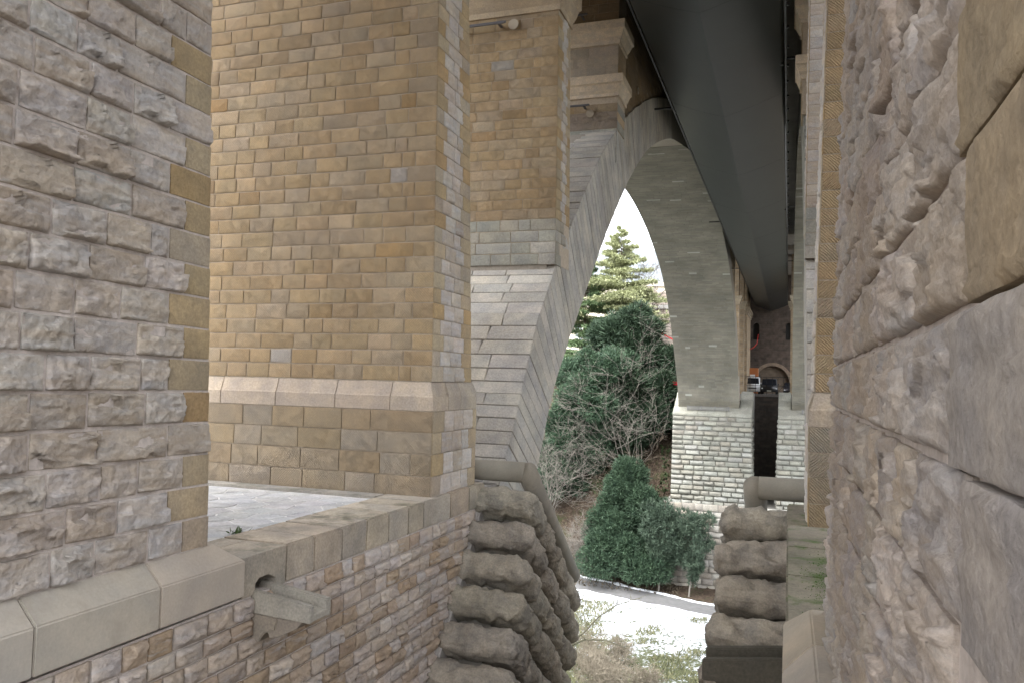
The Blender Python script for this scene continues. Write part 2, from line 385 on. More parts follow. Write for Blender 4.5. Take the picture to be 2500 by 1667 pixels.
def one(parent, name, vset, O, U, V, Nn, u0, u1, v0, v1, depth, c, gap=.014, proud=.004, cull=True):
    UAX[0] = U.normalized(); VAX[0] = V.normalized()
    u0, u1, v0, v1 = float(u0), float(u1), float(v0), float(v1)
    if cull and not vis(O+UAX[0]*(u0+u1)/2+VAX[0]*(v0+v1)/2): return None
    return place(name, random.choice(vset), parent, O, U, V, Nn, (u0+u1)/2, (v0+v1)/2, (u1-u0)-gap, (v1-v0)-gap, depth, c, proud)

CX = -2.465
def mx(x, s): return x if s > 0 else 2*CX-x          # s=+1 left twin as measured, s=-1 mirrored right twin
def mv(v, s): return Vector((v[0]*s, v[1], v[2]))
def mbox(mb, s, x0, x1, *r): return mb.box(mx(x0, s), mx(x1, s), *r)
SIDE = {1: 'left', -1: 'right'}
BAT = .025

# ================================================================== near piers (the passage walls)
def near_pier(s):
    t = thing('bridge_pier', 'grey rock-faced stone pier with tan corner stones filling the left edge' if s > 0 else
              'huge rough rock-faced pier wall close at the right edge', 'bridge pier', (mx(-5.3, s), 6.4, -1.7), 'bridge piers')
    xi0 = -5.27 if s > 0 else 2*CX-.325
    z0 = -1.66; top = 15.2
    # core, slightly behind the stone faces, with the batter
    y1 = 6.42; rec = .006
    c = []
    for z in (z0-.3, top):
        x = xi0-BAT*z-rec; yy = y1-.022*(z+1.7)-rec
        c += [(mx(x, s), .94, z), (mx(x, s), yy, z), (mx(-11.6, s), yy, z), (mx(-11.6, s), .94, z)]
    MB().hexa(c).build('mortar_core', M_MORTAR, t)
    V = mv((-BAT, 0, 1), s); U = Vector((0, 1, 0)); Nn = mv((1, 0, 0), s)
    O = Vector((mx(xi0, s), 0, 0))
    h = .295 if s > 0 else .303
    zz = z0 if s > 0 else -.26-.303*4-.19
    k = 0
    z = zz
    while z < 4.4:
        hh = h
        if s < 0 and z < -1.5: hh = h
        ye = y1-.022*(z+1.7)
        q = (.36, .55)[k % 2]
        if s > 0:
            lay_row(t, 'rock_faced_stone', V_ROCK, O, U, V, Nn, z, z+hh, 2.6+random.uniform(0, .4), ye-q, (.40, .66), .10, PAL_ROCK, .028, roll=.012)
            pal = PAL_QUOIN if (k not in (17, 16, 13, 3)) else PAL_ROCK
            one(t, 'quoin_stone', V_NEARQ if pal is PAL_QUOIN else V_ROCK, O, U, V, Nn, ye-q, ye, z, z+hh, .03 if pal is PAL_QUOIN else .05, jit(random.choice(pal)), .022)
        else:
            # near end: dressed tan blocks, then big rock-faced stones made one by one
            ys = (1.66, 1.80)[k % 2]+random.uniform(-.03, .03)
            y = .35
            pass
            one(t, 'dressed_block', V_DRESS, O, U, V, Nn, .92, ys, z, z+hh, .03, jit((.36,.30,.215) if z > .03 else (.385,.365,.35)), .012, .022)
            y = ys; j = 0
            while y < ye-.02:
                L = random.uniform(.42, .72)
                if j == 0: L = random.uniform(.5, .75)
                if y+L > ye-.3: L = ye-y
                if vis(O+U*(y+L/2)+V*(z+hh/2)):
                    near = y < 3.4
                    me = stone_mesh('rock_faced_stone', 44 if near else 26, 28 if near else 16, 5000+k*31+j, bulge=.6, rough=.95, facets=5, edge=.07, asp=L/hh, freq=1.5, ledge=1.0, cf=1.3, lip=.5, fine=.3)
                    me.materials.append(M_NEAR)
                    UAX[0] = U; VAX[0] = V.normalized()
                    place('rock_faced_stone', me, t, O, U, V, Nn, y+L/2, z+hh/2, L-.022, hh-.022, random.uniform(.038, .058), jit(random.choice(PAL_NEAR)), .004)
                y += L; j += 1
        z += hh; k += 1
    # end face (towards the next pier), only seen from the side: plain large stones
    # chamfered base course
    b0 = -1.66 if s > 0 else -1.66
    ys = [1.0, 2.2, 3.3, 4.41, 5.63, 6.76]
    for a, b in zip(ys[:-1], ys[1:]):
        prof = [(-5.75, -2.2), (-5.045, -2.2), (-5.045, -1.845), (-5.235, -1.65), (-5.75, -1.65)]
        prof = [(mx(x+(0 if s > 0 else .14), s), z) for x, z in prof]
        if b == ys[-1]:
            m = MB()
            v = [(x, a+.004, z) for x, z in prof]+[(x, (b if z < -1.8 else b-.26)-.003, z) for x, z in prof]
            m.v = v; n_ = 5
            for i in range(n_): m.f.append((i, (i+1) % n_, n_+(i+1) % n_, n_+i))
            m.f.append(tuple(range(n_-1, -1, -1))); m.f.append(tuple(range(n_, 2*n_)))
        else: m = MB().prism(prof, 'y', a+.004, b-.004)
        m.build('base_block', M_BASE, t, bevel=.012, seg=2, color=jit(random.choice([(.50,.46,.405),(.45,.40,.325),(.48,.455,.42)])))
    return t
V_DRESS = variants('dressed_block', 8, M_QUOIN, nx=30, nz=16, bulge=.3, rough=.8, facets=0, edge=.05, asp=1.8, fine=.3)
near_pier(1); near_pier(-1)

# ================================================================== coping walls over the lower rubble wall
def lower_wall(s):
    t = thing('retaining_wall', 'low rubble wall with a weathered sandstone coping between the left piers' if s > 0 else
              'mossy coping ledge running below the right piers', 'wall', (mx(-5.1, s), 9.5, -4.8), 'coped walls between the piers')
    dr = 0 if s > 0 else .165
    MB().box(mx(-5.112+dr, s), mx(-11.6, s), 2.0, 14.0, -9, -2.24).build('mortar_core', M_MORTAR, t)
    MB().box(mx(-5.4, s), mx(-11.6, s), 6.5, 14.2, -2.24, -1.885).build('platform_bed', M_CEMENT, t)
    js = [6.765, 7.50, 8.05, 8.65, 9.25, 9.85, 10.45, 10.95, 11.95, 12.75, 13.46] if s > 0 else [6.765, 8.4, 9.9, 11.4, 13.46]
    for a, b in zip(js[:-1], js[1:]):
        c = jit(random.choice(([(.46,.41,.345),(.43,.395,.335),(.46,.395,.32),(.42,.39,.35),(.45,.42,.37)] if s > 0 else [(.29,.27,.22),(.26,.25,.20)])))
        dz = random.uniform(-.004, .004)
        if a == js[0] and s > 0:
            P = [(a+.004, -2.235), (6.97, -2.235), (6.985, -2.13), (7.04, -2.085), (7.2, -2.08), (7.32, -2.14), (7.345, -2.235), (b-.004, -2.235), (b-.004, -1.83), (a+.004, -1.83)]
            MB().prism(P, 'x', -5.6, -5.085).build('coping_block', M_COPE, t, bevel=.006, color=c)
            MB().box(-5.93, -5.604, a+.004, b-.004, -2.235, -1.83).build('coping_block', M_COPE, t, bevel=.01, color=c)
            continue
        MB().box(mx(-5.93, s), mx(-5.085+dr, s), a+.004, b-.004, -2.235, -1.83+dz).build('coping_block', M_COPE if s > 0 else M_MOSSY, t, bevel=.018, seg=2, color=c, rough=.006)
    # rubble
    if s > 0:
        O = Vector((mx(-5.1, s), 0, 0)); U = Vector((0, 1, 0)); V = Vector((0, 0, 1)); Nn = mv((1, 0, 0), s)
        z = -2.25; k = 0
        while z > -4.9:
            h = random.choice((.175, .19, .205, .22))
            ye = 13.4+(z+1.81)*.80
            ztop = z if z < -2.3 else -2.245
            y0 = 3.6+random.uniform(0, .2)
            lay_row(t, 'rubble_stone', V_LOW, O, U, V, Nn, z-h, z, y0, ye, (.23, .46), .085, PAL_LOW, .02, cull=True, roll=.02)
            z -= h; k += 1
        # cement fillet where the wall meets the bossed stones
        MB().prism([(13.46, -1.9), (10.6, -5.4), (11.3, -5.4), (14.0, -1.9)], 'x', -5.3, -5.03).build('cement_fillet', M_CEMENT, t, bevel=.03, seg=2)
    # kerb in front of the second pier
    MB().box(mx(-11.5, s), mx(-5.94, s), 11.02, 11.36, -1.95, -1.83).build('kerb_stone', M_COPE, t, bevel=.015, seg=2, color=(.33,.32,.30))
    return t
WALL_L = lower_wall(1); lower_wall(-1)

# paving between the piers, polygon flags one by one
def clip_cell(i, pts, bounds):
    x0, x1, y0, y1 = bounds
    poly = [Vector((x0, y0)), Vector((x1, y0)), Vector((x1, y1)), Vector((x0, y1))]
    p = pts[i]
    for j, q in enumerate(pts):
        if j == i or (q-p).length > 2.2: continue
        m = (p+q)/2; nrm = (q-p)
        out = []
        for a in range(len(poly)):
            A, B = poly[a], poly[(a+1) % len(poly)]
            da, db = (A-m).dot(nrm), (B-m).dot(nrm)
            if da <= 0: out.append(A)
            if da*db < 0: out.append(A+(B-A)*(da/(da-db)))
        poly = out
        if len(poly) < 3: return None
    return poly
M_FLAG = stone_mat('frosted_flagstone', ((.84,.86,.9),(1.1,1.1,1.08)), 2.0, 30, .4, .012, streak=(.62,.63,.65), streak_amt=.6)
pv = reg(tag(MB().box(-11.6, -5.93, 6.35, 11.4, -2.1, -1.868).build('pavement', plain('frosted_mortar', (.62,.61,.60), .9, var=.12, scale=20)), kind='structure'))
pts = []
rr = random.Random(3)
for i in range(13):
    for j in range(12):
        pts.append(Vector((-11.2+i*.44+rr.uniform(-.16, .16), 6.5+j*.41+rr.uniform(-.15, .15))))
for i in range(len(pts)):
    poly = clip_cell(i, pts, (-11.55, -5.945, 6.4, 11.01))
    if not poly or not vis((pts[i].x, pts[i].y, -1.86), 60): continue
    c = sum(poly, Vector((0, 0)))/len(poly)
    inn = [c+(p-c)*(1-.014/max(.02, (p-c).length)) for p in poly]
    MB().prism([(p.x, p.y) for p in inn], 'z', -1.90, -1.862+rr.uniform(-.003, .003)).build('paving_stone', M_FLAG, pv, bevel=.005, color=jit((.50,.50,.505), .07))

# ================================================================== second piers (tooled ashlar)
def cornice(parent, s, x0, x1, y0, y1, z0, z1, over=.2, mat=None, col=(.42,.35,.26), joints=()):
    """A moulded cornice block ring: two stepped mouldings, built as stacked slabs with a cove."""
    steps = [(0, .05), (.16, .05), (.3, over*.45), (.55, over*.72), (.62, over*.95), (1.0, over)]
    for (f0, e0), (f1, e1) in zip(steps[:-1], steps[1:]):
        za, zb = z0+(z1-z0)*f0, z0+(z1-z0)*f1-.0005
        c = []
        for z, e in ((za, e0), (zb, e1 if f1 < 1 else e0)):
            c += [(mx(x0-e, s), y0-e, z), (mx(x1+e, s), y0-e, z), (mx(x1+e, s), y1+e, z), (mx(x0-e, s), y1+e, z)]
        MB().hexa(c).build('cornice_block', mat or M_QUOIN, parent, color=jit(col, .03))

def second_pier(s):
    t = thing('bridge_pier', 'tan tooled sandstone pier with a pale chamfered plinth, seen square on' if s > 0 else
              'tan pier with a narrow column of square corner stones on the right', 'bridge pier', (mx(-5.3, s), 12.3, -1.85), 'bridge piers')
    top = 8.85; b = .026
    def geo(z, e=0):   # inner x, front y, rear y at height z
        return -5.255-BAT*z+e, 11.47+b*z-e, 13.1-b*z+e
    zb = -.07
    c = []
    for z in (zb, top):
        x, yf, yr = geo(z, -.008); c += [(mx(x, s), yf, z), (mx(-11.5, s), yf, z), (mx(-11.5, s), yr, z), (mx(x, s), yr, z)]
    MB().hexa(c).build('mortar_core', M_MORTAR_T, t)
    c = []
    for z in (-1.9, -.3):
        c += [(mx(-5.20, s), 11.40, z), (mx(-11.5, s), 11.40, z), (mx(-11.5, s), 13.2, z), (mx(-5.20, s), 13.2, z)]
    MB().hexa(c).build('plinth_core', M_MORTAR_T, t)
    Vf = Vector((0, b, 1)); Vs = mv((-BAT, 0, 1), s)
    X1 = mv((1, 0, 0), s); Yv = Vector((0, 1, 0)); Ny = Vector((0, -1, 0))
    # plinth courses
    zs = [-1.85, -1.53, -1.19, -.86, -.525]
    xfar = -10.9 if s > 0 else -6.4
    for k in range(4):
        lay_row(t, 'plinth_block', V_TOOL, Vector((mx(xfar, s), 11.385, 0)), X1, Vector((0, 0, 1)), Ny, zs[k], zs[k+1], 0+random.uniform(0, .3), -5.19-xfar, (.5, .85), .02, [(.395,.33,.245),(.38,.315,.235),(.395,.35,.285),(.37,.295,.20)], .018)
        y = 11.395
        ws = [(.34, .42, .40, .30, .36), (.44, .38, .40, .42, .2)][k % 2]
        for i, wd in enumerate(ws):
            y2 = min(13.21, y+wd)
            if i == 4 or y2 > 13.1: y2 = 13.21
            q = i in (0,) or y2 >= 13.2
            one(t, 'plinth_stone', V_NEARQ if q else V_SIDE, Vector((mx(-5.185, s), 0, 0)), Yv, Vector((0, 0, 1)), X1, y, y2, zs[k], zs[k+1], .02 if q else .045, jit(random.choice(PAL_QUOIN if q else PAL_ROCK)), .012)
            y = y2
            if y >= 13.2: break
    # chamfered band: front blocks
    def band_front(x0, x1, endcap):
        c = jit((.415,.36,.30), .05)
        m = MB()
        P = [(11.385, -.525), (11.385, -.30), (11.40, -.285), (11.435, -.19), (11.47, -.075), (12.0, -.075), (12.0, -.525)]
        m.prism(P, 'x', mx(x0+.004, s), mx(x1-.004, s)) if not endcap else None
        if endcap:
            v = []
            for (y, z) in P:
                v.append((mx(x0+.004, s), y, z))
            for (y, z) in P:
                ins = max(0, y-11.385) if y < 11.9 else (0 if z < -.3 else .085)
                v.append((mx(x1-ins, s), y, z))
            m.v = v; n_ = len(P)
            for i in range(n_): m.f.append((i, (i+1) % n_, n_+(i+1) % n_, n_+i))
            m.f.append(tuple(range(n_-1, -1, -1))); m.f.append(tuple(range(n_, 2*n_)))
        m.build('band_block', M_QUOIN, t, bevel=.006, color=c)
    xs = [-10.9, -9.75, -9.15, -8.05, -6.92, -5.93, -5.185] if s > 0 else [-6.4, -5.8, -5.185]
    for a, bb in zip(xs[:-1], xs[1:]): band_front(a, bb, bb == xs[-1])
    for (ya, yb) in ((12.005, 12.5), (12.51, 13.21)):
        P = [(-5.6, -.525), (-5.185, -.525), (-5.185, -.30), (-5.215, -.19), (-5.262, -.075), (-5.6, -.075)]
        MB().prism([(mx(x, s), z) for x, z in P], 'y', ya, yb).build('band_block', M_QUOIN, t, bevel=.006, color=jit((.41,.37,.32), .05))
    # shaft courses
    z = -.07; k = 0
    while z < 6.9:
        h = .245+random.uniform(-.008, .008)
        x, yf, yr = geo(z+h/2)
        O = Vector((mx(xfar, s), 11.47, 0))
        q = (.36, .50)[k % 2]
        rowx = x-xfar
        pal = PAL_TAN
        lay_row(t, 'ashlar_block', V_TOOL, O, X1, Vf, Ny, z, z+h, random.uniform(0, .35), rowx-q, (.34, .68), .022, pal, .022, extra=PAL_TANX)
        one(t, 'corner_block', V_TOOL, O, X1, Vf, Ny, rowx-q, rowx, z, z+h, .016, jit(random.choice(PAL_TAN)), .02)
        Os = Vector((mx(-5.255, s), 0, 0))
        q1, q2 = ((.42, .34), (.28, .46))[k % 2]
        one(t, 'quoin_stone', V_NEARQ, Os, Yv, Vs, X1, yf, yf+q1, z, z+h, .018, jit(random.choice(PAL_QUOIN+[(.40,.35,.28)])), .011)
        one(t, 'quoin_stone', V_NEARQ, Os, Yv, Vs, X1, yr-q2, yr, z, z+h, .018, jit(random.choice(PAL_QUOIN)), .011)
        lay_row(t, 'side_stone', V_SIDE, Os, Yv, Vs, X1, z, z+h, yf+q1, yr-q2, (.30, .5), .05, PAL_ROCK, .012)
        z += h; k += 1
    return t
second_pier(1); second_pier(-1)

# ================================================================== main arches
OFF = [0, 4, 8, 11.5, 14.8, 18.65, 22.4, 25.5, 28.7, 31.4, 33, 34.7, 36.1, 37.2, 38.2, 39.6]
ZZ = [13.6, 13.5, 13.15, 12.7, 12.05, 11.2, 9.95, 8.6, 6.7, 4.75, 3.45, 2.0, .8, -.3, -1.75, -3.9]
YC = 55.5
def curve_pts():
    pts = []
    o = np.array(OFF); z = np.array(ZZ)
    # Catmull-Rom
    for i in range(len(o)-1):
        p0 = np.array((-o[1], z[1])) if i == 0 else np.array((o[i-1], z[i-1])); p1 = np.array((o[i], z[i])); p2 = np.array((o[i+1], z[i+1]))
        p3 = np.array((o[i+2], z[i+2])) if i+2 < len(o) else 2*p2-p1
        for tt in np.linspace(0, 1, 12, endpoint=False):
            pts.append(.5*((2*p1)+(-p0+p2)*tt+(2*p0-5*p1+4*p2-p3)*tt**2+(-p0+3*p1-3*p2+p3)*tt**3))
    pts.append(np.array((o[-1], z[-1])))
    return np.array(pts)
CP = curve_pts(); SEG = np.r_[0, np.cumsum(np.linalg.norm(np.diff(CP, axis=0), axis=1))]; STOT = SEG[-1]
def arch_at(sv):
    """s measured from the foot; returns (offset from mid span, z, outward normal(off,z), thickness)"""
    q = STOT-sv
    o = np.interp(q, SEG, CP[:, 0]); z = np.interp(q, SEG, CP[:, 1])
    e = .25
    a = np.array((np.interp(q-e, SEG, CP[:, 0]), np.interp(q-e, SEG, CP[:, 1]))); b = np.array((np.interp(q+e, SEG, CP[:, 0]), np.interp(q+e, SEG, CP[:, 1])))
    t = b-a; t /= np.linalg.norm(t)
    nrm = np.array((-t[1], t[0])); nrm = nrm if nrm[1] > 0 else -nrm
    th = np.interp(o, [0, 14, 25.5, 31, 35.5, 37.5, 39.6], [1.5, 1.6, 1.85, 2.25, 2.2, 2.0, 2.0])
    return o, z, nrm, th
def wout(o): return np.interp(abs(o), [0, 39], [-11.05, -12.0])

def arch(s):
    t = thing('bridge_arch', 'great grey stone arch rising from the rough base and framing the sky' if s > 0 else
              'twin grey stone arch behind the right pier, seen as a thin strip', 'bridge arch', (mx(-8, s), YC, -4), 'twin bridge arches')
    # core of the whole arch, inset a little
    m = MB(); n = 60; rows = []
    for half in (-1, 1):
        for i in range(n+1):
            sv = STOT*i/n
            if half == 1: sv = STOT*(n-i)/n
            if half == 1 and i == 0: continue
            o, z, nr, th = arch_at(sv)
            ins = .03
            yi, zi = YC+half*(o+nr[0]*ins), z+nr[1]*ins
            ye, ze = YC+half*(o+nr[0]*(th-ins)), z+nr[1]*(th-ins)
            rows.append((yi, zi, ye, ze, wout(o)))
    for (yi, zi, ye, ze, wx) in rows:
        m.v += [(mx(-5.27, s), yi, zi), (mx(-5.27, s), ye, ze), (mx(wx, s), ye, ze), (mx(wx, s), yi, zi)]
    for i in range(len(rows)-1):
        a, b = i*4, i*4+4
        for k in range(4): m.f.append((a+k, a+(k+1) % 4, b+(k+1) % 4, b+k))
    m.f.append((0, 1, 2, 3)); m.f.append(tuple(len(m.v)-4+k for k in (3, 2, 1, 0)))
    m.build('arch_core', M_MORTAR_D if s > 0 else M_BRICKG, t)
    # near half: voussoirs
    ds = .30; sv = .0; k = 0
    while sv < (27 if s > 0 else 8):
        o0, z0, n0, t0 = arch_at(sv); o1, z1, n1, t1 = arch_at(sv+ds)
        lat = 0
        xs_ = [-5.25]; 
        while xs_[-1] > (-8.3 if sv < 13 else -6.0): xs_.append(xs_[-1]-random.uniform(.75, 1.35))
        if s < 0: xs_ = xs_[:2]
        pe = random.uniform(-.012, .03)
        for a in range(len(xs_)-1):
            xa, xb = xs_[a]-.005+(random.uniform(-.004, .012) if a == 0 else 0), xs_[a+1]+.005
            g = .006
            def pt(o, z, nr, th, f, gs, ds_): 
                # f: 0 intrados, 1 extrados ; gs: shift along the ring
                return (YC-(o+nr[0]*th*f)+0, z+nr[1]*th*f)
            cor = []
            d0 = np.array((z1-z0, 0))
            p = [pt(o0, z0, n0, t0, 0, 0, 0), pt(o1, z1, n1, t1, 0, 0, 0), pt(o1, z1, n1, t1, 1, 0, 0), pt(o0, z0, n0, t0, 1, 0, 0)]
            p = [np.array(q) for q in p]
            cen = sum(p)/4
            e01 = (p[1]-p[0])/np.linalg.norm(p[1]-p[0])
            p[0] = p[0]+e01*g; p[3] = p[3]+e01*g; p[1] = p[1]-e01*g; p[2] = p[2]-e01*g
            rad = (p[2]-p[1])/np.linalg.norm(p[2]-p[1])
            p[2] = p[2]+rad*pe; p[3] = p[3]+rad*pe
            if a > 0:
                # stones behind the face only need their outer part
                p[0] = p[3]-rad*.5; p[1] = p[2]-rad*.5
            if not vis((mx(xa, s), cen[0], cen[1])): continue
            sl = random.uniform(-.03, .03)
            c = [(mx(xa, s), p[0][0], p[0][1]), (mx(xa, s), p[1][0], p[1][1]), (mx(xa, s), p[2][0], p[2][1]), (mx(xa, s), p[3][0], p[3][1]),
                 (mx(xb, s), p[0][0], p[0][1]), (mx(xb, s), p[1][0], p[1][1]), (mx(xb-sl, s), p[2][0], p[2][1]), (mx(xb+sl, s), p[3][0], p[3][1])]
            MB().hexa(c).build('voussoir', M_GREY, t, bevel=.012, color=jit(random.choice(PAL_VOUS), .045))
        sv += ds; k += 1
    # far half: soffit stones, too small to pick apart: one part
    vs = []; fs = []; cols = []
    sv = .2; row = 0; rnd = random.Random(11)
    while sv < STOT+14:
        hgt = rnd.uniform(.25, .33)
        def P(svv):
            if svv <= STOT: o, z, nr, th = arch_at(svv); return YC+o, z, nr[0], nr[1], o
            o, z, nr, th = arch_at(2*STOT-svv); return YC-o, z, -nr[0], nr[1], o
        a = P(sv+.008); b = P(sv+hgt-.008)
        x = -5.25; xe = wout(a[4])
        while x > xe+.05:
            L = rnd.uniform(.5, 1.1); x2 = max(xe, x-L)
            if x2 < xe+.3: x2 = xe
            pr = rnd.uniform(-.006, .010)
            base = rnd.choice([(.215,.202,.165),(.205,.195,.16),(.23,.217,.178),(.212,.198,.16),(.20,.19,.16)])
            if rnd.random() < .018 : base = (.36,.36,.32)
            kk = rnd.uniform(.93, 1.06)
            n0 = len(vs)
            for (q, ins) in ((a, .02), (b, .02)):
                for xx in (x-.006, x2+.006):
                    vs.append((mx(xx, s), q[0]+q[2]*(-pr), q[1]+q[3]*(-pr)))
            for (q, ins) in ((a, .05), (b, .05)):
                for xx in (x-.006, x2+.006): vs.append((mx(xx, s), q[0]+q[2]*ins, q[1]+q[3]*ins))
            for f in [(0, 1, 3, 2), (0, 4, 5, 1), (2, 3, 7, 6), (0, 2, 6, 4), (1, 5, 7, 3)]:
                fs.append(tuple(n0+i for i in f)); cols.append(tuple(c*kk for c in base))
            x = x2
        sv += hgt; row += 1
    me = mesh('soffit_stones', vs, fs)
    at = me.color_attributes.new('Col', 'FLOAT_COLOR', 'CORNER')
    arr = []
    for p, c in zip(me.polygons, cols): arr += [(*c, 1)]*len(p.vertices)
    at.data.foreach_set('color', np.array(arr, dtype=np.float32).ravel())
    me.materials.append(M_SOFF)
    tag(reg(link('soffit_stones', me, None, t)), kind='stuff')
    return t
m, n, b_ = new_mat('soffit_limestone')
at_ = N(n, 'ShaderNodeVertexColor'); at_.layer_name = 'Col'
geo_ = N(n, 'ShaderNodeNewGeometry'); tt_ = N(n, 'ShaderNodeTexNoise', i_Scale=.35, i_Detail=6.0, i_Roughness=.65); n.links.new(geo_.outputs['Position'], tt_.inputs['Vector'])
n.links.new(mixc(n, 1.0, at_.outputs[0], ramp(n, tt_.outputs[0], [(.35, .78), (.65, 1.15)]), 'MULTIPLY'), b_.inputs['Base Color'])
b_.inputs['Roughness'].default_value = .9; M_SOFF = m
arch(1); arch(-1)

# ================================================================== near bases: bossed stones in tilted courses
TH = math.radians(37.5)
def boss_mesh(seed, dx, du, dw, n=12):
    """A pillow boulder of the given size with chiselled relief."""
    b = bmesh.new(); bmesh.ops.create_cube(b, size=2.0)
    bmesh.ops.subdivide_edges(b, edges=b.edges[:], cuts=n, use_grid_fill=True)
    sv_ = Vector((seed*7.3, seed*3.1, seed*1.7)); rnd = random.Random(seed)
    half = Vector((dx/2, du/2, dw/2)); r = min(dx, du, dw)*.40
    pl = [(Vector((rnd.uniform(-1, 1), rnd.uniform(-1, 1), rnd.uniform(-1, 1))).normalized(), rnd.uniform(.80, .96)) for _ in range(12)]
    for v in b.verts:
        p = Vector((v.co.x*half.x, v.co.y*half.y, v.co.z*half.z))
        inn = Vector((max(-half.x+r, min(half.x-r, p.x)), max(-half.y+r, min(half.y-r, p.y)), max(-half.z+r, min(half.z-r, p.z))))
        d = p-inn
        if d.length > 1e-6: p = inn+d.normalized()*r
        # knock off flat chips
        for nn, lim in pl:
            ext = (abs(nn.x)*half.x+abs(nn.y)*half.y+abs(nn.z)*half.z)*lim
            k = p.dot(nn)-ext
            if k > 0: p -= nn*k*.9
        q = p*2.2+sv_
        dn = d.normalized() if d.length > 1e-6 else Vector((0, 0, 1))
        a = noise.noise(q)*.03+noise.noise(q*2.6)*.012+noise.noise(q*7.0)*.007
        a += chip(q*1.5)*.062+chip(q*3.8)*.03
        p += dn*a
        v.co = p
    me = bpy.data.meshes.new('bossed_stone'); b.to_mesh(me); b.free()
    me.polygons.foreach_set('use_smooth', [True]*len(me.polygons)); me.materials.append(M_BOSS)
    return me
UD = Vector((0, math.cos(TH), -math.sin(TH))); WD = Vector((0, math.sin(TH), math.cos(TH)))
def near_base(s):
    t = thing('arch_base', 'stack of dark weathered bossed boulders at the foot of the left arch' if s > 0 else
              'stack of dark bossed stones under the right coping, beside the stone spout', 'arch base', (mx(-5, s), 14.5, -9), 'bossed bases of the near arches')
    A = Vector((0, 13.40, -1.84))
    def L2W(x, u, w_): return Vector((mx(x, s), 0, 0))+A+UD*u+WD*w_
    # core
    xi = -4.35
    c = [L2W(x, u, w_) for w_ in (-9, -.04) for (x, u) in ((-11.9, .34), (xi-.1, .34), (xi-.1, 4.4), (-11.9, 4.4))]
    MB().hexa(c).build('base_core', plain('dark_joint_bed', (.15,.14,.12), .95, var=.2), t)
    rot = Matrix((Vector((1, 0, 0)), UD, WD)).transposed().to_4x4()
    sd_ = 31 if s > 0 else 77
    for k in range(8):
        wc = -.30-.60*k
        xin = -4.05+.05*k
        u = -.10
        ls = [(1.05, .95, 1.15, 1.2), (1.45, 1.1, .9, 1.0)][k % 2]
        for j, L in enumerate(ls):
            wd = 1.55 if j == 0 else 1.0
            if s < 0 and j > 1: break
            if s < 0: wd = 1.7
            sd_ += 1
            hgt = .475+random.uniform(-.03, .02)
            pos = L2W(xin-wd/2+random.uniform(-.03, .03)+(0 if s > 0 else .08), u+L/2, wc)
            if not vis(pos, 400): u += L; continue
            me = boss_mesh(sd_, wd, L-.03, hgt, 26 if s > 0 else 20)
            o = link('bossed_stone', me, None, t, jit(random.choice(PAL_BOSS), .06))
            o.matrix_basis = Matrix.Translation(pos) @ rot @ Matrix.Rotation(random.uniform(-.03, .03), 4, 'X')
            u += L
    # roll moulding along the top edge
    m = MB()
    xr = -4.42; z_r = -1.66
    pts_ = [(mx(-8.5, s), 13.86, z_r), (mx(xr-.06, s), 13.86, z_r)]
    m.tube(pts_, .185, 28).build('roll_moulding', M_BASE, t, smooth=True, color=(.31,.295,.255))
    p0 = Vector((mx(xr, s), 13.86, z_r))
    MB().tube([p0-UD*.05, p0+UD*4.2], .185, 28).build('roll_moulding', M_BASE, t, smooth=True, color=(.29,.275,.24))
    return t
near_base(1); near_base(-1)

# ================================================================== stone water spouts
def spout(s):
    mx = (lambda x, s_: x) if s > 0 else (lambda x, s_: 2*CX-(x+.15))
    t = thing('water_spout', 'pale stone water spout on a bracket jutting from the left coping' if s > 0 else
              'dark underside of a stone spout jutting at the bottom right', 'water spout', (mx(-5.1, s), 7.12, -2.45), 'stone water spouts')
    ya, yb = 6.955, 7.34
    def sl(x): return (x+5.3)*-.13
    # channel: floor and two lips, sloping outwards
    def bar(y0, y1, zt, zb, x0=-5.25, x1=-4.42):
        sb = lambda x: (x+5.3)*-.05
        return [(mx(x0, s), y0, zb+sb(x0)), (mx(x1, s), y0, zb+sb(x1)), (mx(x1, s), y1, zb+sb(x1)), (mx(x0, s), y1, zb+sb(x0)),
                (mx(x0, s), y0, zt+sl(x0)), (mx(x1, s), y0, zt+sl(x1)), (mx(x1, s), y1, zt+sl(x1)), (mx(x0, s), y1, zt+sl(x0))]
    c = (.34,.325,.285) if s > 0 else (.085,.08,.065)  # right spout and bracket: shade painted in as a near-black stone colour
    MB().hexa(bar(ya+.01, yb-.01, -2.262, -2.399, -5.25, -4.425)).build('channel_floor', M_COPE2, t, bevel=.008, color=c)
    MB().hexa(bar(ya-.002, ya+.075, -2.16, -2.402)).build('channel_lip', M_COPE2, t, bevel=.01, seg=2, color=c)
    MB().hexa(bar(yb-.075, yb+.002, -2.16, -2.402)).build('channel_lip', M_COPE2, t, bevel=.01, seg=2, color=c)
    # bracket: side profile with a quarter-round bite
    P = [(-5.2, -2.39), (-4.5, -2.43), (-4.6, -2.53), (-4.80, -2.63)]
    for k in range(7):
        an = math.pi*(k/6); P.append((-4.90-.095*(1-math.cos(an))/1.0+.0, -2.65+.08*math.sin(an)))
    P += [(-5.10, -2.74), (-5.2, -2.74)]
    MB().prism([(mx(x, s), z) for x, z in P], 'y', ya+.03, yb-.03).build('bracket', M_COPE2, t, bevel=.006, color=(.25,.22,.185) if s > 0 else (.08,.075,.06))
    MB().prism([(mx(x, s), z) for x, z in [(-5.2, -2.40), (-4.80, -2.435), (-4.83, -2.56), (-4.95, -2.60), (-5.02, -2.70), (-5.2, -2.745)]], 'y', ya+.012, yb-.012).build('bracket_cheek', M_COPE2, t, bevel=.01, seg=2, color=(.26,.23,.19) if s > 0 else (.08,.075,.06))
    # dark mouth in the wall
    return t
